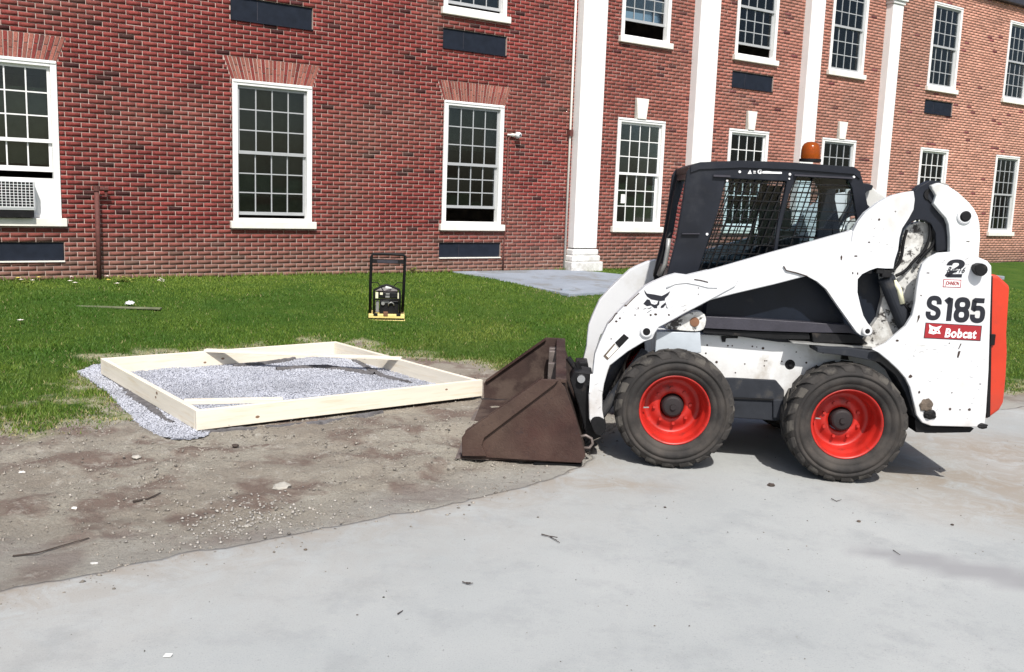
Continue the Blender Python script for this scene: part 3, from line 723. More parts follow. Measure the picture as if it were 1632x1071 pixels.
# flat arches of splayed half bricks
for (a, b) in arches:
    n = 24; w0, w1 = a-.01, b+.01; t0, t1 = a-.13, b+.13; zb, zt = Z1+.006, ck(54)-.006
    for k in range(n):
        f0, f1 = (k+.14)/n, (k+.86)/n
        split = .36 if k % 2 else .62
        for (u0, u1) in ((0, split-.02), (split+.02, 1)):
            lx0 = w0+(w1-w0)*f0; lx1 = w0+(w1-w0)*f1; hx0 = t0+(t1-t0)*f0; hx1 = t0+(t1-t0)*f1
            P = lambda l, h, u: l+(h-l)*u
            q = [(P(lx0, hx0, u0), zb+(zt-zb)*u0), (P(lx1, hx1, u0), zb+(zt-zb)*u0), (P(lx1, hx1, u1), zb+(zt-zb)*u1), (P(lx0, hx0, u1), zb+(zt-zb)*u1)]
            g = G().prism(q, -.004-random.random()*.004, .014); o = g.build('arch_brick', M['brick'], bld)
            setattr_face(o.data, 'tone', np.tile(np.append(tone(1, np.array([9.0 if k % 3 else 4.0]), rb)[0], 1), (len(o.data.polygons), 1)))
for i, (a, b) in enumerate(keys):
    G().prism([(a+.05, Z1-.0), (b-.05, Z1-.0), (b, ck(55)), (a, ck(55))], -.05, .1).build('keystone', M['stone'], bld, bevel=.006)
# shell: ends, back, roof, floors keep the rooms dim
sh = G(); sh.box(S0, S1, 9, 9.2, 0, ZT).box(S0-.2, S0, 0, 9.2, 0, ZT).box(S1, S1+.2, 0, 9.2, 0, ZT); sh.build('rear_wall', M['mortar'], bld)
fl = G(); fl.box(S0, S1, .25, 9, ck(58), ck(61)).box(S0, S1, .25, 9, 0, .5); fl.build('floor_slab', M['room'], bld)
G().box(S0-.4, S1+.4, -.02, 9.5, ZT+.35, ZT+.5).build('roof', M['roof'], bld)
cn = G(); cn.box(S0-.3, S1+.3, -.14, 0.3, ZT, ZT+.35); cn.build('cornice', M['rail'], bld, bevel=.03)  # shade at the eaves painted in as the cornice's dark colour

pane_meshes = {}
def window(a, b, z0, z1, gap=0, blind=0, kz=None, rows=(3, 3), maxz=99, label=None, lowgap=0):
    W = b-a; cs = .085
    fr = G()
    fr.box(a+.002, a+cs, -.018, .11, z0, z1-.002).box(b-cs, b-.002, -.018, .11, z0, z1-.002).box(a+cs, b-cs, -.018, .11, z1-cs, z1-.002).box(a+cs, b-cs, .01, .11, z0, z0+.045)
    fr.box(a+.012, b-.012, -.03, -.0185, z1-.045, z1-.012)
    w = fr.build('window', M['white'], bld, bevel=.006)
    if label: w['label'] = label
    sl_ = G().box(a-.05, b+.06, -.075, .02, z0-.115, z0-.001); s_ = sl_.build('sill', M['stone'] if z0 > .5 else M['white'], w, bevel=.008)
    ia, ib, iz0, iz1 = a+cs, b-cs, z0+.045, z1-cs; mid = (iz0+iz1)/2; IW = ib-ia
    st = .038
    def sash(za, zb, y, nr, nc=4):
        g = G(); t = .028
        g.box(ia+.002, ia+st, y, y+t, za, zb).box(ib-st, ib-.002, y, y+t, za, zb).box(ia+st, ib-st, y, y+t, zb-.04, zb).box(ia+st, ib-st, y, y+t, za, za+.05)
        xs = np.linspace(ia+st, ib-st, nc+1); zs = np.linspace(za+.05, zb-.04, nr+1); mw = .009
        for x in xs[1:-1]: g.box(x-mw, x+mw, y+.003, y+t-.004, za+.05, zb-.04)
        for i_, z in enumerate(zs[1:-1]):
            for x0, x1 in zip(xs[:-1], xs[1:]):
                g.box(x0+(mw if x0 > xs[0] else 0), x1-(mw if x1 < xs[-1] else 0), y+.004, y+t-.005, z-mw, z+mw)
        g.build('sash', M['sash'] if not kz else M['white'], w)
        for r_ in range(nr):
            for c_ in range(nc):
                if zs[r_] > maxz: continue
                pw, ph = xs[1]-xs[0]-.02, zs[1]-zs[0]-.02
                key = (round(pw, 3), round(ph, 3))
                if key not in pane_meshes:
                    me = G().box(-pw/2-.008, pw/2+.008, -.002, .002, -ph/2-.008, ph/2+.008); pane_meshes[key] = pyd('pane', me.v, me.f); pane_meshes[key].materials.append(M['glass'])
                o_ = bpy.data.objects.new('pane', pane_meshes[key]); COL.objects.link(o_); o_.parent = w
                o_.location = ((xs[c_]+xs[c_+1])/2, y+.014, (zs[r_]+zs[r_+1])/2)
                o_.rotation_euler = (random.gauss(0, .006), 0, random.gauss(0, .006))
    sash(mid-.02, iz1, .035, rows[0]); 
    if rows[1]: sash(iz0+gap, mid+.02, .072, rows[1])
    if blind:
        for (f0, f1) in [blind]:
            z_a = iz0+(iz1-iz0)*f0; z_b = iz0+(iz1-iz0)*f1
            G().box(ia, ib, .17, .176, z_a, z_b).box(ia, ib, .162, .182, z_a-.03, z_a).build('blind', M['blind2'] if kz == 2 else M['blind'], w)
    G().box(a, b, .19, .2, z0, z0+.001)
    return w
w1 = window(*low[0], Z0, Z1, blind=(.36, .86), kz=2, label='window with an air conditioner in its lower half', rows=(3, 0))
window(*low[1], Z0, Z1, gap=.05, blind=(.18, 1), label='window left of the plate compactor with twelve panes in each sash')
window(*low[2], Z0, Z1, gap=.24, blind=(.64, 1), label='window beside the conduit, its lower sash raised')
w4 = window(*low[3], Z0, Z1, kz=1, label='window right of the first pilaster with a paper in one pane')
window(*low[4], Z0, Z1, kz=2, blind=(.3, 1), label='window seen through and above the cab roof')
window(*low[5], Z0, Z1, blind=(.7, 1)); window(*low[6], Z0, Z1, kz=1, blind=(.4, 1)); window(*low[7], Z0, Z1)
window(*upp[2], Z2, Z3, gap=.05, maxz=5.1)
window(*upp[3], Z2, Z3, gap=.28, maxz=6.1); window(*upp[4], Z2, Z3, gap=.2, blind=(.5, 1), maxz=6.3); window(*upp[5], Z2, Z3, blind=(.6, 1), maxz=6.8)
window(*upp[6], Z2, Z3, gap=.0, blind=(.45, 1)); window(*upp[7], Z2, Z3, gap=.0, blind=(.6, 1))
# paper taped in a pane of w4
G().box(7.36, 7.47, .064, .067, 1.62, 1.80).build('paper_notice', M['paper'], w4)
# lower half of w1: a short sash, filler panel and the air conditioner
a, b = low[0]
lz = (Z0+.045+Z1-.085)/2
g = G(); y = .072; za, zb = lz-.42, lz+.02
xs = np.linspace(a+.085+.04, b-.085-.04, 5)
g.box(a+.087, a+.125, y, y+.028, za, zb).box(b-.125, b-.087, y, y+.028, za, zb).box(a+.125, b-.125, y, y+.028, zb-.04, zb).box(a+.125, b-.125, y, y+.028, za, za+.07)
for x in xs[1:-1]: g.box(x-.009, x+.009, y+.003, y+.024, za+.07, zb-.04)
sa = g.build('sash', M['white'], w1)
for c in range(4):
    G().box(xs[c], xs[c+1], y+.012, y+.016, za+.07, zb-.04).build('pane', M['glass'], w1)
G().box(a+.085, b-.085, .06, .075, Z0+.045, za-.09).build('filler_panel', M['white'], w1)
ac = empty('air_conditioner', wpt(-3.78, 0, Z0+.11), BR)
tag(ac, 'white air conditioner with a square grille sticking out of the left window', 'air conditioner')
aw, ah = .36, .42
G().box(-aw, aw, -.16, .06, 0, ah).build('housing', M['wplast'], ac, bevel=.01)
G().box(-aw+.02, aw-.02, -.166, -.161, .045, ah-.035).build('grille_backing', M['black'], ac)
gr = G()
for k in range(15):
    x = -aw+.02+(2*aw-.04)*k/14; gr.box(x-.004, x+.004, -.176, -.167, .04, ah-.03)
for k in range(10):
    z = .045+(ah-.08)*k/9; gr.box(-aw+.015, aw-.015, -.181, -.1765, z-.0035, z+.0035)
gr.build('grille', M['wplast'], ac)
G().box(-aw+.0, aw-.02, -.15, .0, -.10, -.003).build('base_pan', M['blacksteel'], ac)
# dark vent panels
for (a, b, c, d, k) in panels:
    p = G().box(a+.01, b-.01, .03, .05, c+.008, d-.008).build('vent_panel', M['dark_panel'], bld)
    G().box(a, b, -.02, .045, c-.012, c+.006).build('panel_ledge', M['stone'] if not k else M['dark_panel'], p)
    G().box(a+.42, a+.428, .026, .031, c+.03, d-.03).build('panel_seam', M['rail'], p)
# pilasters
for i, (s, pw_) in enumerate([(6.0, .58), (9.04, .57), (12.48, .47), (15.46, .42)]):
    g = G().box(s, s+pw_, -.19, .03, .72, 6.62)
    p = g.build('pilaster', M['white'], bld, bevel=.012)
    G().box(s-.10, s+pw_+.10, -.29, .02, .2, .46).build('plinth', M['white'], p, bevel=.015)
    ba = G().box(s-.06, s+pw_+.06, -.25, .02, .463, .58).box(s-.03, s+pw_+.03, -.22, .02, .583, .70)
    ba.build('pilaster_base', M['white'], p, bevel=.025)
    cp = G().box(s-.03, s+pw_+.03, -.22, .02, 6.625, 6.70).box(s-.07, s+pw_+.07, -.26, .02, 6.703, 6.82); cp.build('capital', M['white'], p, bevel=.015)
    G().box(s-.0, s+pw_, -.19, .02, 6.823, ZT-.002).build('upper_block', M['white'], p)
# pipe on the wall beside the first pilaster
dp = G().tube([(5.90, -.05, .3), (5.90, -.05, ZT-.1)], .022, 8); d = dp.build('drain_pipe', M['mount'], bld, smooth_=True)
G().box(5.86, 5.94, -.10, 0.005, 2.86, 2.98).build('pipe_bracket', M['rust'], d)
# wall lamp and its conduit
wl_ = empty('wall_lamp', wpt(4.62, 0, 2.80), BR); tag(wl_, 'small white floodlight on the brick wall right of the window', 'lamp')
G().tube([(-.16, -.04, 0), (0, -.06, 0)], .018, 10).box(-.06, -.005, -.05, .0, -.03, .03).build('mounting', M['mount'], wl_, bevel=.004)
G().lathe([(.02, -.02), (.05, .0), (.062, .07), (.055, .075), (0.0, .06)], 16, 'y', (.05, -.13, .0)).build('lamp_head', M['wplast'], wl_, smooth_=True, recalc=True)
cd = G().tube([(4.50, -.02, 2.78), (4.50, -.02, .95), (4.47, -.025, .85), (4.47, -.03, .26)], .017, 6).build('conduit', M['rust'], None, smooth_=True)
cd.location = tuple(WP); cd.rotation_euler = (0, 0, BR); tag(cd, 'thin brown conduit running down the wall below the floodlight', 'conduit')
# standpipe in front of the wall
sp_ = empty('standpipe', wpt(-2.62, .12, .25), BR); tag(sp_, 'rusty red standpipe in front of the brick wall near the left window', 'pipe')
G().tube([(0, 0, -.05), (0, 0, 1.33)], .034, 12).build('pipe', M['rust'], sp_, smooth_=True)
G().tube([(0, 0, 1.30), (0, 0, 1.37)], .046, 12).tube([(0, 0, 1.33), (.12, .0, 1.33)], .028, 10).tube([(.10, 0, 1.335), (.15, 0, 1.335)], .045, 10).tube([(.125, 0, 1.33), (.125, 0, 1.22)], .02, 8).build('valve_head', M['rust'], sp_)

# ================================================================== TIMBER FORM
fo = empty('timber_form', (0, 0, 0)); tag(fo, 'square form of new pine boards around crushed stone', 'form')
def board(p, q, w, h, name='board', ext=0, tilt=0, label=None, z0=0.0):
    """a board on edge from p to q (x,y,z of its centre line)"""
    p = Vector(p); q = Vector(q); d = (q-p); L = d.length
    g = G().box(0, L, -w/2, w/2, -h/2, h/2); me = pyd(name, g.v, g.f)
    o = link(name, me, M['wood'], fo, bevel=.0025)
    xa = d.normalized(); za = Vector((0, 0, 1)); ya = za.cross(xa).normalized(); za = xa.cross(ya)
    Mx = Matrix((xa, ya, za)).transposed().to_4x4(); Mx.translation = p; o.matrix_world = Mx
    if label: o['label'] = label
    return o
bw, bh = .04, .14
c = [Vector((p[0], p[1], .07)) for p in FC]; c[1].z += .012; c[2].z += .01; c[3].z += .012
names = ['left board, cut end at the near corner', 'back board', 'right board', 'front board, nearest the pavement']
ctr3 = sum(c, Vector())/4
for i in range(4):
    p, q = c[i].copy(), c[(i+1) % 4].copy(); d = (q-p).normalized(); inn = (ctr3-(p+q)/2); inn.z = 0; inn.normalize()
    p += inn*bw/2; q += inn*bw/2
    if i in (0, 2): p += d*.0415; q -= d*.0415
    if i == 3: p += d*-.03
    board(p, q, bw, bh, label=names[i])
    # knots on both faces
    for k in range(3):
        f = random.uniform(.1, .9); m_ = p+(q-p)*f; s_ = random.choice((-1, 1)); r = random.uniform(.006, .013)
        n_ = inn*s_*(bw/2+.0006); kk = G(); kz = random.uniform(-.045, .045)
        kk.add([m_+n_+d*math.cos(t)*r*1.6+Vector((0, 0, kz+math.sin(t)*r)) for t in np.linspace(0, 6.283, 9)[:-1]], [tuple(range(8))])
        kk.build('knot', M['knot'], bpy.data.objects[fo.children[-1].name] if False else fo)
b1 = gpt(327, 556.5, .165); b2 = gpt(640, 569.5, .165)
board((b1[0], b1[1], .155), (b2[0], b2[1], .154), .085, .022, 'brace_board', label='long brace across the far corners')
b1 = gpt(291, 637, .14); b2 = gpt(450, 631, .14)
board((b1[0]+.0, b1[1]+.03, .118), (b2[0], b2[1]+.01, .108), .075, .03, 'brace_board', label='short brace across the near corner')

# ================================================================== PLATE COMPACTOR
cb = gground(617, 511.0); dv = np.array([cb[0], cb[1], 0])/np.hypot(cb[0], cb[1]); cr = math.atan2(dv[0], dv[1])*-1
pc = empty('plate_compactor', (cb[0], cb[1], float(cb[2])+.01), cr)
tag(pc, 'black and yellow plate compactor with a tall handle standing on the lawn', 'compactor')
def cl(zx, zy, dep=0.0):      # from the enlarged crop to the machine's own plane
    x, y = 560+zx/7.65, 390+zy/7.65; xa = np.array([dv[1], -dv[0], 0.0])
    w = ppt(x, y, cb+dv*dep, dv)-cb; return (float(w.dot(xa)), dep, float(w[2]))
def cbx(zx0, zy0, zx1, zy1, d0, d1, g=None):
    p = cl(zx0, zy0, d0); q = cl(zx1, zy1, d0); return (g or G()).box(min(p[0], q[0]), max(p[0], q[0]), d0, d1, min(p[2], q[2]), max(p[2], q[2]))
cbx(208, 855, 648, 912, 0, .42).build('base_plate', M['yellow'], pc, bevel=.008)
cbx(206, 925, 655, 942, -.02, .46).build('skid_plate', M['yellow'], pc, bevel=.006)
cbx(225, 912, 640, 926, .0, .40).build('base_underside', M['black'], pc)
h = [cl(228, 845, .10), cl(232, 500, .06), cl(243, 160, .0), cl(262, 124, .0), cl(450, 124, 0), cl(630, 131, .0), cl(655, 150, .0), cl(640, 500, .06), cl(622, 830, .10)]
G().tube(h, .019, 8).build('handle', M['black'], pc, smooth_=True)
cp = cbx(245, 182, 650, 245, .0, .02).build('cross_panel', M['black'], pc, bevel=.003); cbx(315, 195, 566, 236, -.004, -.001).build('label_plate', M['rail'], cp)
G().tube([cl(240, 470, .05), cl(320, 470, .04), cl(370, 540, .06), cl(400, 590, .12)], .006, 6).tube([cl(635, 475, .05), cl(560, 470, .04), cl(510, 520, .08)], .006, 6).build('cable', M['black'], pc, smooth_=True)
G().tube([cl(275, 860, .02), cl(278, 600, .02), cl(275, 565, .02), cl(370, 515, .03), cl(430, 500, .03), cl(500, 520, .03), cl(585, 560, .02), cl(592, 610, .02), cl(590, 865, .02)], .014, 8).tube([cl(280, 675, .02), cl(590, 680, .02)], .009, 8).build('roll_frame', M['black'], pc, smooth_=True)
en = cbx(345, 690, 575, 862, .06, .34).build('engine', M['blacksteel'], pc, bevel=.01)
cbx(300, 585, 570, 665, .05, .32).build('fuel_tank', M['blacksteel'], pc, bevel=.012)
G().add([cl(270, 572, .05), cl(560, 580, .05), cl(560, 545, .3), cl(400, 515, .3), cl(300, 550, .3)], [(0, 1, 2, 3, 4)]).build('tank_cover', M['grey'], pc)
cbx(415, 515, 490, 545, .10, .14).build('filler_cap', M['wplast'], pc, bevel=.004)
cbx(350, 592, 382, 620, .040, .045).build('warning_label', M['cream'], pc)
cbx(295, 588, 326, 662, .030, .045).build('side_label', M['cream'], pc)
cbx(420, 600, 465, 618, .043, .047).build('tank_label', M['grey'], pc)
cbx(415, 630, 465, 655, .043, .047).build('tank_label', M['grey'], pc)
cbx(565, 595, 582, 668, .030, .045).build('side_label', M['cream'], pc)
cbx(297, 695, 336, 835, .04, .10).build('silencer', M['grey'], pc, bevel=.008)
cbx(297, 838, 336, 850, .03, .09).build('yellow_clamp', M['yellow'], pc)
cbx(390, 830, 445, 880, -.01, .06).build('mount_block', M['brownrust'], pc, bevel=.005)
ps = cl(385, 725, .045); G().lathe([(0.0, -.012), (.022, -.012), (.026, .0), (.026, .02)], 14, 'y', ps).build('recoil_knob', M['grey'], pc, recalc=True)
cbx(385, 692, 460, 722, .045, .059).build('carburettor', M['grey'], pc, bevel=.004)
G().tube([cl(450, 755, .045), cl(455, 725, .03), cl(485, 712, .03), cl(510, 725, .04), cl(520, 755, .05)], .009, 7).build('intake_pipe', M['grey'], pc, smooth_=True)
cbx(268, 845, 320, 880, -.005, .05).build('rubber_mount', M['black'], pc, bevel=.005); cbx(548, 850, 600, 882, -.005, .05).build('rubber_mount', M['black'], pc, bevel=.005)

# ================================================================== SKID STEER LOADER
LD = empty('skid_steer_loader', tuple(MO), math.atan2(MA[1], MA[0]))
tag(LD, 'white skid steer loader with dark cab, red rims, red tailgate and rusty bucket', 'loader')
MID = .82
def zpt(ox, oy, k, lst, b): return [S(ox+x/k, oy+y/k, b) for x, y in lst]
def SP(lst, b): return [S(x, y, b) for x, y in lst]
WR = .385
# ---- wheels
def build_wheel():
    rim = G()
    rim.lathe([(.232, .052), (.229, .040), (.222, .040), (.214, .055), (.207, .080), (.204, .098), (.192, .108), (.189, .150), (.186, .196), (.178, .208), (.150, .206), (.134, .192), (.104, .186), (.082, .188), (.078, .21)], 56)
    rim.lathe([(.186, .198), (.188, .22), (.20, .25)], 40)
    me = pyd('rim', rim.v, rim.f); return me
def build_tyre():
    g = G()
    prof = [(.226, .060), (.232, .040), (.245, .026), (.262, .018), (.268, .020), (.273, .014), (.290, .004), (.308, .004), (.312, .012), (.320, .012), (.324, .004), (.336, .004), (.340, .012), (.348, .016), (.362, .026), (.372, .044), (.375, .09)]
    prof = prof+[(r, .28-h) for r, h in prof[::-1]]
    g.lathe(prof, 72, closed=False); return pyd('tyre', g.v, g.f)
def build_lugs():
    g = G(); n = 20
    for side in (0, 1):
        for k in range(n):
            a0 = 2*math.pi*(k+.5*side)/n
            def P(r, ang, b):
                bb = b if side == 0 else .28-b
                return (r*math.cos(ang), bb, r*math.sin(ang))
            w = .74*2*math.pi/n/2
            secs = [(.014, -.05, .350, .8), (.022, -.03, .370, .95), (.040, 0, .383, 1), (.088, .07, .3855, .88), (.148, .20, .3855, .7)]
            v = []
            for b, sk, ro, ww in secs:
                ri = .34 if b < .03 else .358
                v += [P(ri, a0+sk-w*ww, b), P(ri, a0+sk+w*ww, b), P(ro, a0+sk+w*ww*.86, b), P(ro, a0+sk-w*ww*.86, b)]
            f = []
            for i in range(len(secs)-1):
                for j in range(4): f.append((i*4+j, i*4+(j+1) % 4, i*4+4+(j+1) % 4, i*4+4+j))
            f += [(0, 3, 2, 1), tuple(len(v)-4+i for i in range(4))]
            g.add(v, f)
    me = pyd('tread', g.v, g.f); bm = bmesh.new(); bm.from_mesh(me); bmesh.ops.recalc_face_normals(bm, faces=bm.faces); bm.to_mesh(me); bm.free(); return me
rim_me, tyre_me, lug_me = build_wheel(), build_tyre(), build_lugs()
for me, m_ in ((rim_me, 'red'), (tyre_me, 'tyre')):
    bm = bmesh.new(); bm.from_mesh(me); bmesh.ops.recalc_face_normals(bm, faces=bm.faces); bm.to_mesh(me); bm.free(); me.materials.append(M[m_]); me.shade_smooth()
lug_me.materials.append(M['lug'])
axle_g = G().lathe([(0.0, .128), (.018, .128), (.020, .140), (.056, .143), (.066, .150), (.072, .162), (.076, .30)], 28); axle_me = pyd('wheel', axle_g.v, axle_g.f)
bm = bmesh.new(); bm.from_mesh(axle_me); bmesh.ops.recalc_face_normals(bm, faces=bm.faces); bm.to_mesh(axle_me); bm.free(); axle_me.materials.append(M['hub'])
nut_g = G().tube([(0, .168, 0), (0, .192, 0)], .011, 6); nut_me = pyd('lug_nut', nut_g.v, nut_g.f); nut_me.materials.append(M['red'])
val_g = G().tube([(-.20, .06, 0), (-.165, .075, 0)], .005, 6); val_me = pyd('valve', val_g.v, val_g.f); val_me.materials.append(M['grey'])
def put(name, me, parent, loc=(0, 0, 0), rot=(0, 0, 0)):
    o = bpy.data.objects.new(name, me); COL.objects.link(o); o.parent = parent; o.location = loc; o.rotation_euler = rot; return o
fa, fz = S(1076, 651, .03); ra, rz_ = S(1352, 668, .03)
wheel_w = []
for (a_, y_, rt, spin) in [(fa, 0, 0, .1), (ra, 0, 0, .45), (fa, 1.64, math.pi, .2), (ra, 1.64, math.pi, .7)]:
    wp_ = MO+MA*a_+MB_*.1; w = put('wheel', axle_me, LD, (a_, y_, WR+float(fall(wp_[0], wp_[1]))), (0, 0, rt))
    put('rim', rim_me, w, rot=(0, spin, 0)); put('tyre', tyre_me, w); put('tread', lug_me, w, rot=(0, spin*.5, 0)); put('valve', val_me, w, rot=(0, spin*.3, 0))
    for k in range(8):
        t = 2*math.pi*k/8+spin; put('lug_nut', nut_me, w, (.118*math.cos(t), .004, .118*math.sin(t)))
# ---- chassis
chb = .30
ch = SP([(1046, 532), (1120, 533), (1200, 537), (1330, 552), (1400, 554), (1440, 560), (1440, 640), (1245, 650), (1241, 640), (1247, 624), (1234, 606), (1050, 600)], chb)
chp = G().prism(ch, chb, 2*MID-chb).build('chassis', M['chassis'], LD, bevel=.008)
bel = SP([(1040, 602), (1168, 602), (1237, 606), (1250, 622), (1250, 668), (1236, 671), (1168, 666), (1040, 660)], chb-.01)
G().prism(bel, chb-.01, 2*MID-chb+.01).build('belly_pan', M['belly'], LD, bevel=.01)
mb = SP([(1236, 640), (1460, 640), (1562, 688), (1462, 688), (1430, 676), (1236, 671)], .2); G().prism(mb, .27, 1.37).build('rear_belly', M['belly'], LD, bevel=.01)
x0 = S(1168, 634, chb-.016)
G().bar((S(1160, 632, .28)[0], chb-.018, x0[1]), (S(1244, 637, .28)[0], chb-.018, x0[1]), .012, .010).build('weld_seam', M['blacksteel'], LD)
# axle tubes
for a_ in (fa, ra): G().lathe([(.09, .25), (.09, .32)], 20, 'y', (a_, 0, WR)).lathe([(.09, 1.32), (.09, 1.39)], 20, 'y', (a_, 0, WR)).build('axle_housing', M['blacksteel'], LD)
# grey mud guard bracket over the front wheel, lug with a rusty pin hole
g = SP([(1046, 529), (1116, 529), (1118, 562), (1090, 566), (1060, 562), (1044, 566)], .18); G().prism(g, .18, chb-.002).build('fender_bracket', mat('shaded_grey_paint', (.42, .46, .50), .5, var=.08), LD, bevel=.006)
g = smooth_loop(zpt(1060, 400, 5.1, [(0, 598), (80, 560), (190, 500), (260, 484), (310, 500), (330, 545), (322, 600), (300, 640), (230, 650), (0, 628)], .2), 1)
lugp = G().prism(g, .17, .26).build('arm_stop', M['paint_dirty'], LD, bevel=.005)
c = S(1060+240/5.1, 400+578/5.1, .168); G().lathe([(0, -.001), (.030, -.001), (.034, .012)], 18, 'y', (c[0], .166, c[1])).build('pin_hole', M['brownrust'], lugp, recalc=True)
# ---- side cover and rail under the arm
sc_ = SP([(1128, 480), (1236, 452), (1290, 436), (1330, 470), (1372, 520), (1400, 552), (1330, 549), (1240, 545), (1120, 528)], .27)
G().prism(sc_, .27, chb+.1).build('side_cover', M['navy'], LD, bevel=.006)
rl = SP([(1122, 504), (1200, 508), (1352, 518), (1362, 531), (1290, 530), (1200, 527), (1121, 523)], .20); G().prism(rl, .20, .27).build('side_rail', M['rail'], LD, bevel=.008)
rl = SP([(1121, 524), (1200, 528), (1290, 531), (1292, 541), (1240, 541), (1120, 531)], .22); G().prism(rl, .22, .27).build('lower_rail', M['blacksteel'], LD, bevel=.004)
rl = SP([(1262, 545), (1325, 549), (1390, 553), (1390, 556), (1325, 552), (1264, 547)], .16); G().prism(rl, .16, .29).build('step_plate', M['grey'], LD)
rl = SP([(1294, 531), (1368, 534), (1384, 548), (1296, 546)], .19); G().prism(rl, .19, .30).build('rail_end_box', M['blacksteel'], LD, bevel=.006)
for px, py in [(1136, 541), (1155, 541)]:
    pass
# ---- cab
cbn, cbf = .40, 1.24
def cabpoly(lst): return SP(lst, cbn)
outer = cabpoly([(1094, 275), (1101, 264), (1116, 258.5), (1183, 256), (1264, 259), (1360, 266), (1371, 274), (1376, 290), (1388, 352), (1396, 440), (1380, 510), (1120, 520), (1062, 470), (1060, 452), (1078, 380), (1088, 320)])
W1 = cabpoly([(1157, 284), (1254, 289), (1250, 310), (1240, 352), (1233, 402), (1229, 432), (1112, 436), (1125, 396), (1144, 340)])
W2 = cabpoly([(1270, 281), (1352, 286), (1358, 300), (1366, 350), (1370, 400), (1238, 412), (1243, 370), (1258, 310)])
cabnear = G().prism(outer, cbn, cbn+.045, holes=(W1, W2)).build('cab', M['cab'], LD, bevel=.006)
cabfar = G().prism(outer, cbf-.045, cbf, holes=(W1, W2)).build('cab_far_side', M['cab'], cabnear, bevel=.006)
# roof, wrapping down slightly
zr = [S(x, y, cbn) for x, y in [(1101, 264), (1116, 258.5), (1183, 256), (1264, 259), (1360, 266), (1371, 274)]]
roofp = zr+[(p[0], p[1]-.045) for p in zr[::-1]]
G().prism(roofp, cbn-.012, cbf+.012).build('roof', M['cab'], cabnear, bevel=.022, seg=3)
zi = cabpoly([(1116, 262), (1360, 270)])
# trim strips on the side of the roof
p, q = S(1137, 280, .385), S(1164, 281, .385); G().bar((p[0], .388, p[1]), (q[0], .388, q[1]), .02, .012).build('trim_strip', M['rail'], cabnear)
p, q = S(1266, 279, .385), S(1360, 284, .385); G().bar((p[0], .388, p[1]), (q[0], .388, q[1]), .02, .010).build('trim_strip', M['rail'], cabnear)
p, q = S(1087, 372.5, .385), S(1115, 372.5, .385); G().bar((p[0], .388, p[1]), (q[0], .388, q[1]), .02, .006).build('trim_strip', M['rail'], cabnear)
# front frame and glass door, raked
fl_ = [S(x, y, cbn) for x, y in [(1103, 270), (1092, 320), (1082, 380), (1064, 452)]]
def frontpt(t):   # along the front edge, 0 top .. 1 bottom
    k = t*(len(fl_)-1); i = min(int(k), len(fl_)-2); u = k-i; return (fl_[i][0]*(1-u)+fl_[i+1][0]*u, fl_[i][1]*(1-u)+fl_[i+1][1]*u)
fr = G()
def fbar(t0, t1, y0, y1, th=.05, off=0.0):
    p, q = frontpt(t0), frontpt(t1)
    fr.add([(p[0]+off, y0, p[1]), (p[0]+off+th, y0, p[1]), (q[0]+off+th, y0, q[1]), (q[0]+off, y0, q[1]), (p[0]+off, y1, p[1]), (p[0]+off+th, y1, p[1]), (q[0]+off+th, y1, q[1]), (q[0]+off, y1, q[1])],
           [(0, 3, 2, 1), (4, 5, 6, 7), (0, 1, 5, 4), (1, 2, 6, 5), (2, 3, 7, 6), (3, 0, 4, 7)])
for t in np.linspace(0, .9, 4): fbar(t, min(1, t+.3), cbn+.047, cbn+.13); fbar(t, min(1, t+.3), cbf-.13, cbf-.047)
fbar(0, .10, cbn+.132, cbf-.132); fbar(.9, 1, cbn+.132, cbf-.132)
fr.build('door_frame', M['cab'], cabnear)
gd = G(); ts = [.1, .37, .64, .9]
for t0, t1 in zip(ts[:-1], ts[1:]):
    p, q = frontpt(t0), frontpt(t1); gd.add([(p[0]+.02, cbn+.13, p[1]), (q[0]+.02, cbn+.13, q[1]), (q[0]+.02, cbf-.13, q[1]), (p[0]+.02, cbf-.13, p[1])], [(0, 1, 2, 3)])
gd.build('door_glass', M['cabglass'], cabnear)
# wiper / door handle hose on the front
hp = [S(x, y, .55) for x, y in [(1069, 371), (1064, 378), (1058, 396), (1052, 416), (1043, 440), (1047, 446), (1054, 440)]]
G().tube([(p[0], .55, p[1]) for p in hp], .010, 8).build('wiper_arm', M['black'], cabnear, smooth_=True)
hp = [S(x, y, .5) for x, y in [(1066, 380), (1064, 398), (1060, 420), (1052, 440)]]
G().tube([(p[0], .5, p[1]) for p in hp], .016, 8).build('work_light_arm', M['grey'], cabnear, smooth_=True)
# rear frame of the cab
rp = [S(x, y, cbn) for x, y in [(1371, 276), (1376, 290), (1388, 352), (1392, 400)]]
rr = G()
for (p, q) in zip(rp[:-1], rp[1:]):
    for y0, y1 in ((cbn+.047, cbn+.12), (cbf-.12, cbf-.047)):
        rr.add([(p[0]-.05, y0, p[1]), (p[0], y0, p[1]), (q[0], y0, q[1]), (q[0]-.05, y0, q[1]), (p[0]-.05, y1, p[1]), (p[0], y1, p[1]), (q[0], y1, q[1]), (q[0]-.05, y1, q[1])], [(0, 1, 2, 3), (4, 7, 6, 5), (0, 4, 5, 1), (1, 5, 6, 2), (2, 6, 7, 3), (3, 7, 4, 0)])
rr.box(rp[0][0]-.05, rp[0][0], cbn+.12, cbf-.12, rp[0][1]-.10, rp[0][1]).build('rear_frame', M['cab'], cabnear, recalc=True)
zlow = S(1300, 440, cbn)[1]
G().box(S(1068, 460, cbn)[0]+.02, rp[-1][0]+.02, cbn+.05, cbf-.05, .62, zlow-.10).build('cab_floor', M['navy'], cabnear)
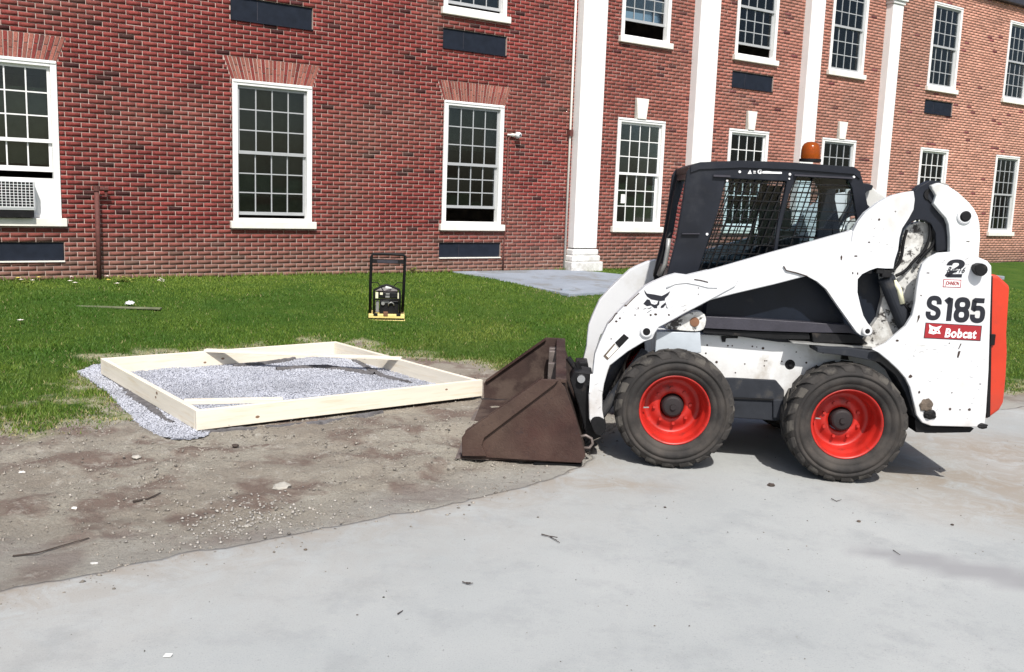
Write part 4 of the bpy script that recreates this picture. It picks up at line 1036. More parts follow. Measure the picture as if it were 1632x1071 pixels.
# window guards: bars clipped to the window outline
def clip_line(poly, p, d):
    ts_ = []
    for i in range(len(poly)):
        a, b = poly[i], poly[(i+1) % len(poly)]; ex, ey = b[0]-a[0], b[1]-a[1]; den = d[0]*ey-d[1]*ex
        if abs(den) < 1e-9: continue
        t = ((a[0]-p[0])*ey-(a[1]-p[1])*ex)/den; s = ((a[0]-p[0])*d[1]-(a[1]-p[1])*d[0])/den
        if 0 <= s <= 1: ts_.append(t)
    ts_.sort(); return [(ts_[i], ts_[i+1]) for i in range(0, len(ts_)-1, 2)]
def guard(poly, y, hs, vs, slant, r=.0032, name='window_guard', vertical=True):
    g = G(); xs_ = [p[0] for p in poly]; zs_ = [p[1] for p in poly]
    for z in np.arange(min(zs_)+hs/2, max(zs_), hs):
        for t0, t1 in clip_line(poly, (0, z), (1, 0)): g.bar((t0, y, z), (t1, y, z), r*2, r*2)
    if vertical:
        for x in np.arange(min(xs_)-1, max(xs_)+1, vs):
            for t0, t1 in clip_line(poly, (x, zs_[0]), (slant, 1)): g.bar((x+slant*t0, y+.007, zs_[0]+t0), (x+slant*t1, y+.007, zs_[0]+t1), r*2, r*2, up=(0, 1, 0))
    return g.build(name, M['black'], cabnear)
guard(W1, cbn+.012, .058, .048, .30); guard(W2, cbn+.012, .058, .3, .25)
guard(W1, cbf-.03, .036, .040, .30); guard(W2, cbf-.03, .036, .040, .25)
for P_, yy in ((W1, cbn+.034), (W2, cbn+.034), (W1, cbf-.012), (W2, cbf-.012)):
    G().prism(P_, yy, yy+.004).build('side_glass', M['cabglass'], cabnear)
# inner B post leaning across, seat, levers, control boxes
g = SP([(1226, 300), (1244, 300), (1238, 340), (1226, 400), (1214, 460), (1190, 460), (1204, 400), (1218, 340)], .7)
st_a = S(1235, 400, .8)[0]
G().box(st_a-.02, st_a+.13, .62, 1.02, .78, 1.52).box(st_a-.36, st_a+.02, .60, 1.04, .74, .86).build('seat', M['seat'], cabnear, bevel=.04, seg=3)
G().box(st_a+.01, st_a+.08, .70, .94, 1.53, 1.68).build('headrest', M['seat'], cabnear, bevel=.03, seg=3)
for yy in (.56, 1.08):
    G().tube([(st_a-.45, yy, .72), (st_a-.42, yy, 1.0), (st_a-.46, yy, 1.12)], .014, 8).tube([(st_a-.46, yy, 1.10), (st_a-.47, yy, 1.2)], .024, 8).build('control_lever', M['black'], cabnear, smooth_=True)
fbx = S(1210, 330, 1.18)
G().box(fbx[0], fbx[0]+.14, 1.12, 1.18, fbx[1]-.45, fbx[1]+.16).build('far_post_cover', M['cab'], cabnear, bevel=.01)
g2_ = S(1330, 340, 1.18); G().box(g2_[0]-.13, g2_[0]-.02, 1.12, 1.18, 1.30, g2_[1]+.25).build('far_post_cover', M['cab'], cabnear, bevel=.01)
# white bolt heads and side lettering
for px, py, r in [(1179, 274, .010), (1159, 288, .009), (1127, 373.5, .010), (1259, 278, .010), (1361, 282, .010), (1258, 285, .007)]:
    p = S(px, py, cbn-.004); G().lathe([(0, -.006), (r*.7, -.006), (r, .002)], 10, 'y', (p[0], cbn-.001, p[1])).build('bolt_head', M['decalwht'], cabnear, recalc=True)
def flat(lst, b, name, m, parent, th=.0015):
    return G().prism(SP(lst, b), b-th, b-.0002).build(name, m, parent)
flat([(1191.5, 277), (1195.5, 270.5), (1198, 277)], cbn, 'lettering_mark', M['decalwht'], cabnear)
flat([(1200.5, 272.3), (1204.5, 272.5), (1204.5, 273.8), (1200.5, 273.6)], cbn, 'lettering_mark', M['decalwht'], cabnear)
flat([(1200.5, 275), (1204.5, 275.2), (1204.5, 276.4), (1200.5, 276.2)], cbn, 'lettering_mark', M['decalwht'], cabnear)
def text_mesh(txt, size, bold=0.0, shear=0.0, sx=1.0, space=1.0):
    c = bpy.data.curves.new('lettering', 'FONT'); c.body = txt; c.size = size; c.extrude = .0006; c.offset = bold; c.shear = shear; c.resolution_u = 4; c.space_character = space
    o = bpy.data.objects.new('tmp', c); COL.objects.link(o); bpy.context.view_layer.update()
    me = bpy.data.meshes.new_from_object(o.evaluated_get(bpy.context.evaluated_depsgraph_get())); bpy.data.objects.remove(o)
    return me
def text_on(txt, px0, py0, px1, py1, b, m, parent, name, bold=0.0, shear=0.0, space=1.0):
    """fit text into the box given by its lower-left and upper-right corners on the side plane at depth b"""
    l = S(px0, py0, b); r = S(px1, py1, b); me = text_mesh(txt, .1, bold, shear, 1, space)
    co = np.empty(len(me.vertices)*3, np.float32); me.vertices.foreach_get('co', co); co = co.reshape(-1, 3)
    lo, hi = co.min(0), co.max(0)
    n = np.empty_like(co); n[:, 0] = l[0]+(co[:, 0]-lo[0])/(hi[0]-lo[0])*(r[0]-l[0]); n[:, 2] = l[1]+(co[:, 1]-lo[1])/(hi[1]-lo[1])*(r[1]-l[1])
    n[:, 1] = b-.0008-(co[:, 2]-lo[2]); me.vertices.foreach_set('co', n.ravel()); me.update(); me.materials.clear(); me.materials.append(m)
    o = bpy.data.objects.new(name, me); COL.objects.link(o); o.parent = parent; return o
text_on('G', 1207, 277, 1214, 270, cbn, M['decalwht'], cabnear, 'lettering', .004)
flat([(1215, 273), (1222, 272.6), (1231, 273.6), (1246, 274), (1246, 277), (1230, 276.6), (1215, 276.4)], cbn, 'lettering_mark', M['decalwht'], cabnear)
# beacon
ba, bz = S(1291, 256.5, .62)
bb = G().lathe([(0, .0), (.072, .0), (.072, .018), (.0, .018)], 28, 'z', (ba, .62, bz-.005)).build('beacon_base', M['black'], cabnear, recalc=True)
dm = [(.062, .016), (.064, .03), (.063, .075), (.058, .100), (.046, .118), (.028, .128), (0.0, .131)]
G().lathe(dm, 32, 'z', (ba, .62, bz-.003)).build('beacon_lens', M['amber'], bb, smooth_=True, recalc=True)
G().lathe([(0, .02), (.024, .02), (.03, .06), (.022, .095), (0, .1)], 16, 'z', (ba-.005, .62, bz)).build('beacon_reflector', mat('amber_reflector', (.55, .16, .03), .3, .4), bb, smooth_=True, recalc=True)
# ---- engine hood and body between the towers
hd = SP([(1392, 380), (1500, 372), (1560, 385), (1574, 440), (1570, 650), (1560, 676), (1450, 660), (1400, 560)], .24)
G().prism(hd, .30, 1.34).build('engine_housing', M['navy'], LD, bevel=.02)
# ---- inner tower
tw_ = SP([(1434, 388), (1438, 368), (1448, 357), (1464, 353), (1484, 357), (1491, 372), (1492, 398), (1482, 416), (1472, 440), (1466, 480), (1458, 510), (1430, 545), (1396, 556), (1372, 552), (1386, 522), (1398, 505), (1406, 470), (1402, 436), (1424, 428)], .22)
twr = G().prism(tw_, .20, .26).build('inner_tower', M['paint_dirty'], LD, bevel=.006)
mirror_mesh(twr, 'inner_tower', LD, MID)
p = S(1495, 402, .19)
c_ = S(1482, 398, .19); G().lathe([(0, -.0), (.05, .0), (.055, .02)], 20, 'y', (c_[0], .175, c_[1])).lathe([(0, -.004), (.022, -.004), (.022, .0)], 16, 'y', (c_[0]-.005, .174, c_[1]+.01)).build('tower_pivot', mat('greasy_grey_paint', (.20, .20, .19), .5, var=.3), twr, recalc=True)
# hydraulic cylinder leaning in the gap with its hose
p, q = S(1412, 442, .17), S(1444, 520, .17)
cy = G().tube([(p[0], .17, p[1]), (q[0], .17, q[1])], .052, 20).build('hydraulic_cylinder', M['belly'], LD, smooth_=False, bevel=.006)
hp = [S(x, y, .13) for x, y in [(1396, 432), (1404, 430), (1416, 436), (1424, 450), (1430, 466), (1438, 482), (1450, 494), (1458, 500)]]
G().tube([(p[0], .13, p[1]) for p in hp], .009, 8).build('hose', M['black'], cy, smooth_=True)
for (x, y, r) in [(1381, 430, .03), (1402, 431, .025), (1412, 436, .03), (1420, 430, .018)]:
    p = S(x, y, .12); G().box(p[0]-r, p[0]+r, .10, .16, p[1]-r*.8, p[1]+r*.8).build('hose_fitting', M['blacksteel'], cy, bevel=.006)
for hl in ([(1476, 318), (1489, 340), (1493, 366), (1488, 392), (1474, 404), (1462, 420)], [(1468, 322), (1480, 346), (1484, 372), (1476, 398), (1458, 414), (1444, 432), (1428, 440)], [(1446, 366), (1440, 386), (1438, 408), (1430, 426), (1416, 434)]):
    G().tube([(S(x, y, .15)[0], .155, S(x, y, .15)[1]) for x, y in chaikin_open(hl)], .010, 8).build('hose', M['black'], cy, smooth_=True)
p = S(1433, 461, .12); G().tube([(p[0]-.03, .14, p[1]+.05), (p[0], .12, p[1]), (p[0]+.03, .12, p[1]-.09)], .016, 10).build('hose_end', M['cream'], cy, smooth_=True)
# dark backing seen through the opening in the arm
G().prism(SP([(1366, 428), (1408, 424), (1412, 470), (1400, 525), (1362, 520)], .25), .25, .30).build('service_cover', M['navy'], LD)
# ---- lift arm (near), then its far twin
AB = .085
lower = [(948, 690), (939, 668), (938, 630), (944, 605), (945.5, 585), (948, 565), (954, 549), (958, 540), (969, 516), (986, 497), (1000, 483), (1018, 466), (1028, 457), (1040, 450.5), (1062, 441), (1078, 436.5), (1096, 439), (1130, 431), (1172, 439), (1178, 446), (1172, 457), (1132, 478.5), (1090, 500.5), (1060, 517), (1050, 522), (1044, 531), (1040, 540), (1028, 544), (1000, 561), (972, 583), (969, 591), (963, 612), (960, 630), (960, 654), (963, 670), (965, 682), (958, 693)]
main = [(1060, 441), (1096, 440), (1150, 426), (1230, 403), (1300, 384), (1352, 369.5), (1358, 366), (1361, 374), (1359, 400), (1354, 430), (1330, 440), (1286, 440), (1236, 453), (1170, 468.5), (1132, 478.5), (1090, 480), (1060, 470)]
rearp = [(1359.6, 369), (1367, 354.5), (1379, 339), (1390, 330.5), (1400, 323), (1412, 316), (1424, 311), (1440, 307), (1456, 304.5), (1458, 318), (1456, 334), (1448.5, 348), (1438, 364), (1433.5, 380), (1431.5, 398), (1426, 415), (1423.7, 428), (1412, 428), (1397.5, 427), (1386, 431), (1374, 437), (1367, 445), (1366.6, 466), (1371, 485), (1376, 503), (1383, 515), (1389, 522), (1389, 531), (1381, 537), (1371, 534), (1365, 529), (1340, 494), (1328.6, 478), (1317, 461), (1303, 449), (1286.5, 440), (1270, 435), (1252, 432), (1249, 425), (1262, 420), (1330, 402), (1350, 395), (1357, 385)]
towr = [(1511, 296), (1528, 307), (1545, 323), (1553, 333), (1559, 345), (1562, 358), (1562.5, 380), (1560, 412), (1550, 430), (1512, 430), (1514, 398), (1514, 378), (1512, 358), (1508, 348), (1499, 338), (1488, 325), (1492, 312), (1486, 302), (1484, 296), (1496, 291)]
arm = G().prism(SP(lower, AB), AB, AB+.10).build('lift_arm', M['paint'], LD, bevel=.009, seg=3)
parts = [arm]
parts.append(G().prism(SP(main, AB+.012), AB+.012, AB+.09).build('arm_beam', M['paint'], arm, bevel=.008, seg=3))
parts.append(G().prism(SP(rearp, AB+.004), AB+.004, AB+.055).build('arm_rear_plate', M['paint'], arm, bevel=.008, seg=3))
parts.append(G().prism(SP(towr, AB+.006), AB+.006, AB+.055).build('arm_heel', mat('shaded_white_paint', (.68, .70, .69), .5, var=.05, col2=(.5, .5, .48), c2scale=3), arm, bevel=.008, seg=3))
ab_ = [(1457, 304), (1466, 296), (1482, 287.5), (1495, 288.5), (1503, 292), (1500, 300), (1490, 303), (1484, 312), (1488, 325), (1500, 338), (1508, 348), (1513, 358), (1515, 398), (1492, 401), (1491, 372), (1484, 357), (1474, 351), (1462, 350), (1448, 357), (1440, 367), (1435, 380), (1432, 396), (1429, 410), (1424, 420), (1428, 396), (1434, 372), (1446, 346), (1455, 330), (1456, 316)]
parts.append(G().prism(SP(ab_, .13), .13, .20).build('arm_bracket', M['cab'], arm, bevel=.012, seg=3))
# link tube across between the arms
pc_ = S(1486, 300, .15)
G().lathe([(.0, .12), (.042, .12), (.045, .13), (.045, .30), (0, .31)], 24, 'y', (pc_[0]+.01, 0, pc_[1]-.05)).build('cross_tube', M['belly'], LD, smooth_=False, recalc=True)
p = S(1482, 310, .12); G().lathe([(0, -.004), (.034, -.004), (.038, .012)], 18, 'y', (p[0], .125, p[1])).build('tube_cap', M['blacksteel'], arm, recalc=True)
q = smooth_loop(SP([(1484, 296), (1494, 291), (1508, 293), (1511, 298), (1500, 301), (1488, 303)], .12), 1); G().prism(q, .095, .13).build('worn_lip', M['grey'], arm)
for k, pt in enumerate(parts):
    if k == 0: farm = mirror_mesh(pt, 'lift_arm', LD, MID, 'far lift arm, mostly hidden behind the cab')
    else: mirror_mesh(pt, pt.name.split('.')[0], farm, MID)
# arm details
def boss(px, py, r, b, name, m, parent, hole=None, proud=.018, mh='black'):
    p = S(px, py, b); o = G().lathe([(0, -proud), (r*.8, -proud), (r*.96, -proud+.004), (r, -proud+.01), (r, .02)], 24, 'y', (p[0], b, p[1])).build(name, m, parent, smooth_=False, recalc=True)
    if hole: G().lathe([(0, -proud-.004), (hole*.5, -proud-.004), (hole*.55, -proud-.001), (hole, -proud-.001)], 20, 'y', (p[0], b, p[1])).build('pin', M[mh], o, recalc=True)
    return o
boss(1030, 528, .040, AB, 'pivot_boss', M['paint'], arm, .024)
boss(1030, 528, .052, AB+.004, 'boss_ring', M['paint'], arm, None, .010)
boss(1381, 527, .032, AB+.004, 'pivot_boss', M['paint'], arm, .016, .022, 'blacksteel')
boss(1537, 345, .048, AB+.006, 'pivot_boss', M['paint'], arm, .033, .014)
boss(1538, 344.5, .033, AB+.004, 'pivot_pin', M['black'], arm, None, .020)
sl1 = flat([(994.5, 532), (1002.5, 538.5), (987, 554.5), (980, 546)], AB-.001, 'slot', M['black'], arm)
flat([(979, 547), (986, 555), (968, 574), (961.5, 567.5)], AB-.001, 'slot_wear', M['mud'], arm, .0012)
flat([(980.5, 549), (985, 555), (970, 570.5), (966, 566.5)], AB-.0025, 'slot_liner', M['stone'], arm, .001)
# welded lower end of the arm and dirty foot
q = smooth_loop(SP([(940, 672), (946, 664), (958, 664), (966, 672), (966, 686), (958, 695), (948, 692)], AB-.004), 1)
G().prism(q, AB-.006, AB+.11).build('arm_foot', M['blacksteel'], arm, bevel=.004)
flat([(941, 596), (946, 596), (942, 625), (939, 626)], AB-.001, 'arm_label', M['decalwht'], arm)
# embossed rib on the arm
rib = [S(x, y, AB) for x, y in [(1062, 459), (1076, 452), (1094, 450), (1110, 453), (1128, 457.5), (1143, 458)]]
G().tube([(p[0], AB-.001, p[1]) for p in rib], .006, 6).build('weld_bead', M['paint'], arm, smooth_=True)
rib = [S(x, y, AB+.002) for x, y in [(1249, 424), (1253, 431), (1270, 435), (1287, 440.5)]]
G().tube([(p[0], AB+.003, p[1]) for p in rib], .004, 6).build('weld_bead', M['chip'], arm, smooth_=True)
rib = [S(x, y, AB+.012) for x, y in [(1106, 445), (1116, 446.5), (1128, 449.5)]]
G().tube([(p[0], AB-.001, p[1]) for p in rib], .0035, 6).build('gouge', M['chip'], arm)
rib = [S(x, y, AB) for x, y in [(970, 515), (976, 509), (981, 500), (984, 499)]]
G().tube([(p[0], AB+.001, p[1]) for p in rib], .0035, 6).build('gouge', M['chip'], arm)
rib = [S(x, y, AB) for x, y in [(999, 486), (1010, 475), (1019, 467)]]
G().tube([(p[0], AB+.001, p[1]) for p in rib], .0035, 6).build('gouge', M['chip'], arm)
def chipdots(lst, b, parent, m='chip'):
    for (x, y, rx, ry) in lst:
        c0 = S(x, y, b); n = 7; q = [(c0[0]+math.cos(t)*rx*.004*random.uniform(.75, 1.2), c0[1]+math.sin(t)*ry*.004*random.uniform(.75, 1.2)) for t in np.linspace(0, 6.283, n+1)[:-1]]
        G().prism(q, b-.0012, b-.0002).build('paint_chip', M[m], parent)
chipdots([(982, 512, 2.2, 1.6), (988, 507, 2, 1.5), (997, 487, 2.4, 1.6), (1012, 502, 1.3, 1.3), (1017, 491, 1, 1.6), (1113, 459, 1, 1), (1113, 469, 1, 1), (1037, 502, 2, 2), (1045, 501, 3, 2), (1066, 502, 1.6, 1.8), (974, 540, 1, 1.5)], AB, arm)
chipdots([(1341, 411, 1.6, 4), (1401, 350, 2, 2), (1385, 386, 2, 1.3), (1364, 408, 3, 1.3), (1359, 435, 1.4, 2), (1367, 436, 1.2, 2), (1427, 337, 1.2, 1)], AB+.004, arm)
chipdots([(1543, 385, 3, 1)], AB+.006, arm)
# cat head emblem on the arm: brow, eyes, whiskers
e = lambda l: [(920+x/7.65, 420+y/7.65) for x, y in l]
for nm, l in (('brow', [(815, 320), (850, 365), (930, 375), (1030, 395), (1080, 370), (1135, 335), (1110, 385), (1070, 425), (1068, 450), (1010, 458), (900, 437), (850, 402), (825, 362)]),
              ('eye', [(805, 490), (850, 435), (882, 442), (905, 490), (945, 502), (972, 492), (985, 458), (1003, 458), (1000, 500), (975, 520), (975, 545), (940, 545), (900, 512), (850, 520)]),
              ('eye', [(1015, 545), (1020, 518), (1048, 495), (1080, 470), (1080, 500), (1050, 537)])):
    flat(e(l), AB, 'emblem_'+nm, M['decalblk'], arm)
for l in ([(850, 598), (905, 562), (908, 566), (853, 603)], [(805, 555), (840, 540), (842, 546), (808, 560)], [(860, 550), (905, 530), (906, 536), (863, 556)], [(1085, 520), (1110, 548), (1106, 551), (1080, 526)], [(1085, 490), (1092, 545), (1088, 546), (1080, 500)]):
    flat(e(l), AB, 'emblem_whisker', M['decalblk'], arm)
# ---- near rear side panel with lettering
PB = .045
pan = [(1495.5, 403), (1519, 401.5), (1545, 405), (1562, 411), (1574, 416), (1580.5, 424), (1580.5, 440), (1578, 520), (1576, 590), (1572, 657), (1570, 676), (1562, 681), (1484, 679), (1470, 674), (1461, 662), (1456, 640), (1450.5, 618), (1443, 603), (1432, 590), (1416, 575), (1400, 562), (1390, 557), (1400, 553), (1412, 547), (1427, 534), (1443, 520), (1453.6, 503), (1458, 484), (1461, 460), (1465, 436), (1470, 421), (1480, 411)]
panel = G().prism(SP(pan, PB), PB, PB+.035).build('rear_side_panel', M['paint'], LD, bevel=.007, seg=3)
fpan = mirror_mesh(panel, 'rear_side_panel', LD, MID)
# flange behind, joining panel to body
G().prism(SP([(1500, 404), (1545, 407), (1577, 424), (1572, 650), (1566, 676), (1530, 676), (1520, 500)], .085), .082, .30).build('rear_post', M['paint'], LD, bevel=.01)
G().prism(SP([(1500, 404), (1545, 407), (1577, 424), (1572, 650), (1566, 676), (1530, 676), (1520, 500)], .085), 1.34, 1.56).build('rear_post', M['paint'], LD, bevel=.01)
g = SP([(1396, 560), (1420, 570), (1440, 590), (1456, 620), (1464, 660), (1490, 688), (1470, 688), (1452, 660), (1440, 625), (1424, 596), (1400, 576), (1350, 566), (1300, 560), (1300, 552), (1350, 553)], .14)
G().prism(g, .10, .30).build('wheel_arch', M['belly'], LD, bevel=.004)
G().prism(SP([(1458, 668), (1475, 680), (1552, 683), (1546, 689), (1500, 690), (1460, 689)], .09), .09, 1.55).build('bumper_bar', M['black'], LD)
def stroke(pts, w, closed=False):
    P = [Vector(p) for p in pts]; n = len(P); L, R_ = [], []
    for i in range(n):
        a = P[(i-1) % n] if (closed or i > 0) else P[i]; b = P[(i+1) % n] if (closed or i < n-1) else P[i]
        t = (b-a).normalized(); nn = Vector((-t.y, t.x))*w/2; L.append(P[i]+nn); R_.append(P[i]-nn)
    return L, R_
def chaikin(pts, it, closed):
    for _ in range(it):
        q = [] if closed else [pts[0]]
        for i in range(len(pts) if closed else len(pts)-1):
            a = pts[i]; b = pts[(i+1) % len(pts)]; q += [(a[0]*.75+b[0]*.25, a[1]*.75+b[1]*.25), (a[0]*.25+b[0]*.75, a[1]*.25+b[1]*.75)]
        if not closed: q.append(pts[-1])
        pts = q
    return pts
GL = {'S': [([(19.5, 13.5), (19.5, 8), (16, 3.5), (7, 3.5), (3.5, 8), (3.5, 14), (7, 18), (16, 21), (19.5, 25), (19.5, 31), (16, 35.5), (7, 35.5), (3.5, 31), (3.5, 25.5)], False)],
      '8': [([(7, 3.5), (16, 3.5), (19.5, 8), (19.5, 14), (16, 18.8), (7, 18.8), (3.5, 14), (3.5, 8)], True), ([(7, 18.8), (16, 18.8), (19.5, 24), (19.5, 31), (16, 35.5), (7, 35.5), (3.5, 31), (3.5, 24)], True)],
      '5': [([(20.5, 3.5), (5, 3.5), (4.8, 3.6), (4.0, 18.2), (4.1, 18.3), (8, 15.5), (16, 15.5), (19.5, 20), (19.5, 31), (16, 35.5), (7, 35.5), (3.5, 31), (3.5, 26)], False)],
      '1': [([(3, 9), (9, 4), (10, 3.5), (10, 39)], False)],
      '2': [([(3.5, 13), (3.5, 8), (7, 3.5), (16, 3.5), (19.5, 8), (19.5, 14), (15, 20), (4.5, 31), (3.6, 35.4), (3.7, 35.5), (22.5, 35.5)], False)]}
def glyph(ch, x0, y0, x1, y1, w=7.9, shear=.10, drop=0.0, wid=23.0):
    for ln, (pts, closed) in enumerate(GL[ch]):
        L, R_ = stroke(chaikin(pts, 1 if ch == '1' else 2, closed), w, closed)
        tr = lambda p: (x0+(p[0]+(39-p[1])*shear-39*shear*.5)*(x1-x0)/wid, y0+p[1]*(y1-y0)/39+drop*p[0]/wid)
        a = SP([tr(p) for p in L], PB); b = SP([tr(p) for p in R_], PB); g = G(); n = len(a); yb = PB-.0015-.0003*ln
        v = [(p[0], yb, p[1]) for p in a]+[(p[0], yb, p[1]) for p in b]; m_ = n if closed else n-1
        g.add(v, [(i, (i+1) % n, (i+1) % n+n, i+n) for i in range(m_)])
        g.build('model_lettering', M['decalblk'], panel)
glyph('S', 1476.5, 471, 1499.5, 509.5, drop=1); glyph('1', 1503, 472.5, 1519, 511.5, wid=15); glyph('8', 1521, 473.5, 1545, 513, drop=1); glyph('5', 1547, 475, 1570, 514, drop=1)
glyph('2', 1508, 413.5, 1536, 442, w=7.5, shear=.12)
flat([(1508, 428.5), (1538, 429), (1537, 431.2), (1508, 430.6)], PB-.0016, 'scribble_gap', M['paint'], panel, .001)
text_on('Rm/16', 1509, 434, 1539, 426, PB-.002, M['decalblk'], panel, 'scribbled_lettering', .001, .4)
flat([(1503.5, 445), (1532, 446), (1531, 458.5), (1502.5, 457.5)], PB, 'sticker_border', M['decalred'], panel)
flat([(1504.7, 446.2), (1530.8, 447.2), (1529.9, 457.3), (1503.8, 456.4)], PB-.001, 'sticker', M['decalwht'], panel, .001)
text_on('JOHNSON', 1506, 456, 1529, 448.5, PB-.0022, M['decalred'], panel, 'sticker_lettering', .002)
flat([(1475, 514), (1565, 519), (1562.5, 543.5), (1472, 539)], PB, 'badge', M['decalblk'], panel)
flat([(1476, 515), (1564, 520), (1561.5, 542.5), (1473.2, 538)], PB-.001, 'badge_field', M['decalred'], panel, .001)
text_on('Bobcat', 1505, 537.8, 1557, 525, PB-.0022, M['decalwht'], panel, 'badge_lettering', .0035, .12, 1.1)
f7 = lambda l: [(1440+x/6.3, 390+y/6.3) for x, y in l]
hd_ = G()
flat(f7([(255, 800), (295, 822), (330, 828), (385, 812), (355, 850), (372, 895), (330, 890), (300, 900), (250, 888), (262, 845)]), PB-.0022, 'badge_cat', M['decalwht'], panel, .001)
flat(f7([(290, 850), (308, 848), (312, 866), (294, 868)]), PB-.0034, 'badge_eye', M['decalred'], panel, .001)
flat(f7([(333, 862), (348, 864), (346, 880), (330, 878)]), PB-.0034, 'badge_eye', M['decalred'], panel, .001)
chipdots([(1454, 641-1, 0, 0)], PB, panel)
chipdots([(1451, 600, 3, 3), (1514, 652, 2.5, 2.5), (1530, 653, 1.5, 1), (1545, 653, 2.6, 2.3), (1465, 625, 2, 2.4), (1517, 626, 1.2, 1.2), (1479, 435, 3, .8), (1468, 471, 1.4, 1), (1430, 543, 2.4, 2), (1464, 505, 2, 3), (1513, 547, 1.1, 1.1), (1562, 612, 2, 1)], PB, panel)
flat([(1531, 547), (1532.5, 548), (1528, 556.5), (1527, 556)], PB, 'scratch', M['chip'], panel); flat([(1527, 560), (1531, 559), (1529, 566), (1527, 571), (1525, 569)], PB, 'scratch', M['chip'], panel)
flat([(1463, 505), (1466, 501), (1465, 508), (1461, 515)], PB, 'scratch', M['chip'], panel)
rs = random.Random(4)
def scratches(n, box, b, parent):
    for _ in range(n):
        x, y = rs.uniform(box[0], box[2]), rs.uniform(box[1], box[3]); a = rs.gauss(-.3, .5); L = rs.uniform(2, 11)
        p0 = (x, y); p1 = (x+L*math.cos(a), y+L*math.sin(a)); w = rs.uniform(.12, .35)
        flat([(p0[0], p0[1]-w*.3), ((p0[0]+p1[0])/2, (p0[1]+p1[1])/2-w), p1, ((p0[0]+p1[0])/2, (p0[1]+p1[1])/2+w)], b, 'scratch', M[rs.choice(['grey', 'chip', 'rail', 'mud'])], parent, .0009)
scratches(26, (1470, 550, 1566, 672), PB, panel); scratches(7, (1480, 412, 1545, 425), PB, panel); scratches(12, (1440, 540, 1475, 575), PB, panel)
scratches(12, (1380, 340, 1425, 420), AB+.004, arm); scratches(12, (985, 480, 1100, 500), AB, arm); scratches(8, (945, 600, 958, 665), AB, arm)
# rubber corner light and mud lump
bl_ = S(1562, 431, PB-.05); q = smooth_loop(SP([(1553, 424), (1564, 419), (1574, 423), (1576, 433), (1566, 442), (1556, 436)], PB-.06), 1)
G().prism(q, PB-.055, PB).build('rear_marker_light', M['blacksteel'], panel, bevel=.012, seg=3)
def lump(px, py, r, b, name, m, parent, sx=1, sz=1):
    bm = bmesh.new(); bmesh.ops.create_icosphere(bm, subdivisions=3, radius=1); p = S(px, py, b)
    for v in bm.verts:
        k = 1+.35*noise.noise(v.co*1.6+Vector((px, py, 0)))+.12*noise.noise(v.co*5)
        v.co = Vector((p[0]+v.co.x*r*k*sx, b+v.co.y*r*k*.5, p[1]+v.co.z*r*k*sz))
    me = bpy.data.meshes.new(name); bm.to_mesh(me); bm.free(); return link(name, me, m, parent)
lump(1476, 646, .040, PB, 'mud_lump', M['mud'], panel); lump(1482, 661, .040, PB, 'mud_lump', M['blacksteel'], panel, 1, .8); lump(1566, 679, .022, PB, 'mud_lump', M['blacksteel'], panel, 1.5, .8)
# chassis holes
for (x, y, r) in [(1127, 550, .006), (1160, 551, .006), (1167, 551, .005), (1199, 552, .006), (1216, 555, .009), (1187, 580, .005), (1219, 575, .005), (1218, 583, .005), (1172, 594, .005), (1142, 577, .009), (1125, 563, .006), (1246, 576, .005), (1222, 575, .004), (1269, 561, .005), (1285, 578, .007), (1312, 561, .010), (1206, 553, .004)]:
    p = S(x, y, chb); G().lathe([(0, -.0012), (r, -.0012), (r, .002)], 10, 'y', (p[0], chb, p[1])).build('bolt_hole', M['chip'], chp, recalc=True)
p = S(1259, 581, chb); G().lathe([(0, -.012), (.012, -.014), (.014, -.004), (.030, -.004), (.034, .0)], 20, 'y', (p[0], chb, p[1])).build('chain_case_plug', M['black'], chp, recalc=True)
q = SP([(1149, 536), (1176, 536), (1176, 539), (1157, 539), (1156, 545), (1151, 545)], chb-.01); G().prism(q, chb-.012, chb).build('cable_clip', M['blacksteel'], chp)
q = SP([(1341, 573), (1343, 562), (1346, 558), (1350, 562), (1353, 574)], chb-.02); G().prism(q, chb-.02, chb).build('frame_gusset', M['blacksteel'], chp)
# ---- tailgate
RB = .10
tg = SP([(1578, 437), (1590, 438), (1609, 455), (1606.5, 500), (1605, 530), (1606, 560), (1604, 600), (1602, 622), (1600, 640), (1592, 655), (1573, 669)], RB)
tgo = G().prism(tg, RB, 2*MID-RB).build('tailgate', M['redbody'], LD, bevel=.022, seg=3)
G().prism(SP([(1577, 440), (1582, 440), (1578, 664), (1573, 666)], RB-.006), RB-.008, 2*MID-RB+.008).build('tailgate_seam', M['blacksteel'], tgo)
p = S(1580, 541, RB); G().box(p[0]-.012, p[0]+.018, RB-.016, RB+.03, p[1]-.035, p[1]+.035).build('latch', M['black'], tgo, bevel=.003)
# ---- quick attach plate and bucket
qb = SP([(915, 590), (944, 594), (945, 640), (940, 665), (958, 694), (944, 700), (934, 690), (920, 640), (908, 604)], .2)
qo = G().prism(qb, .16, .40).build('attachment_plate', M['blacksteel'], LD, bevel=.008)
G().prism(SP([(922, 622), (944, 622), (958, 694), (944, 700), (934, 690)], .2), 1.28, 1.48).build('attachment_plate', M['blacksteel'], LD, bevel=.008)
qb2 = SP([(922, 632), (944, 632), (956, 694), (944, 700), (934, 690)], .2)
G().prism(qb2, .402, 1.278).build('cross_bar', M['blacksteel'], qo)
q = S(926, 602, .17); G().tube([(q[0], .12, q[1]), (q[0], .18, q[1])], .026, 14).build('lock_pin', M['chrome'], qo)
for l in [(918, 577, 930, 606), (905, 570, 925, 598), (930, 590, 944, 620)]:
    p, q = S(l[0], l[1], .3), S(l[2], l[3], .3); G().tube([(p[0], .3, p[1]), (q[0], .3, q[1])], .02, 10).build('lock_lever', M['blacksteel'], qo)
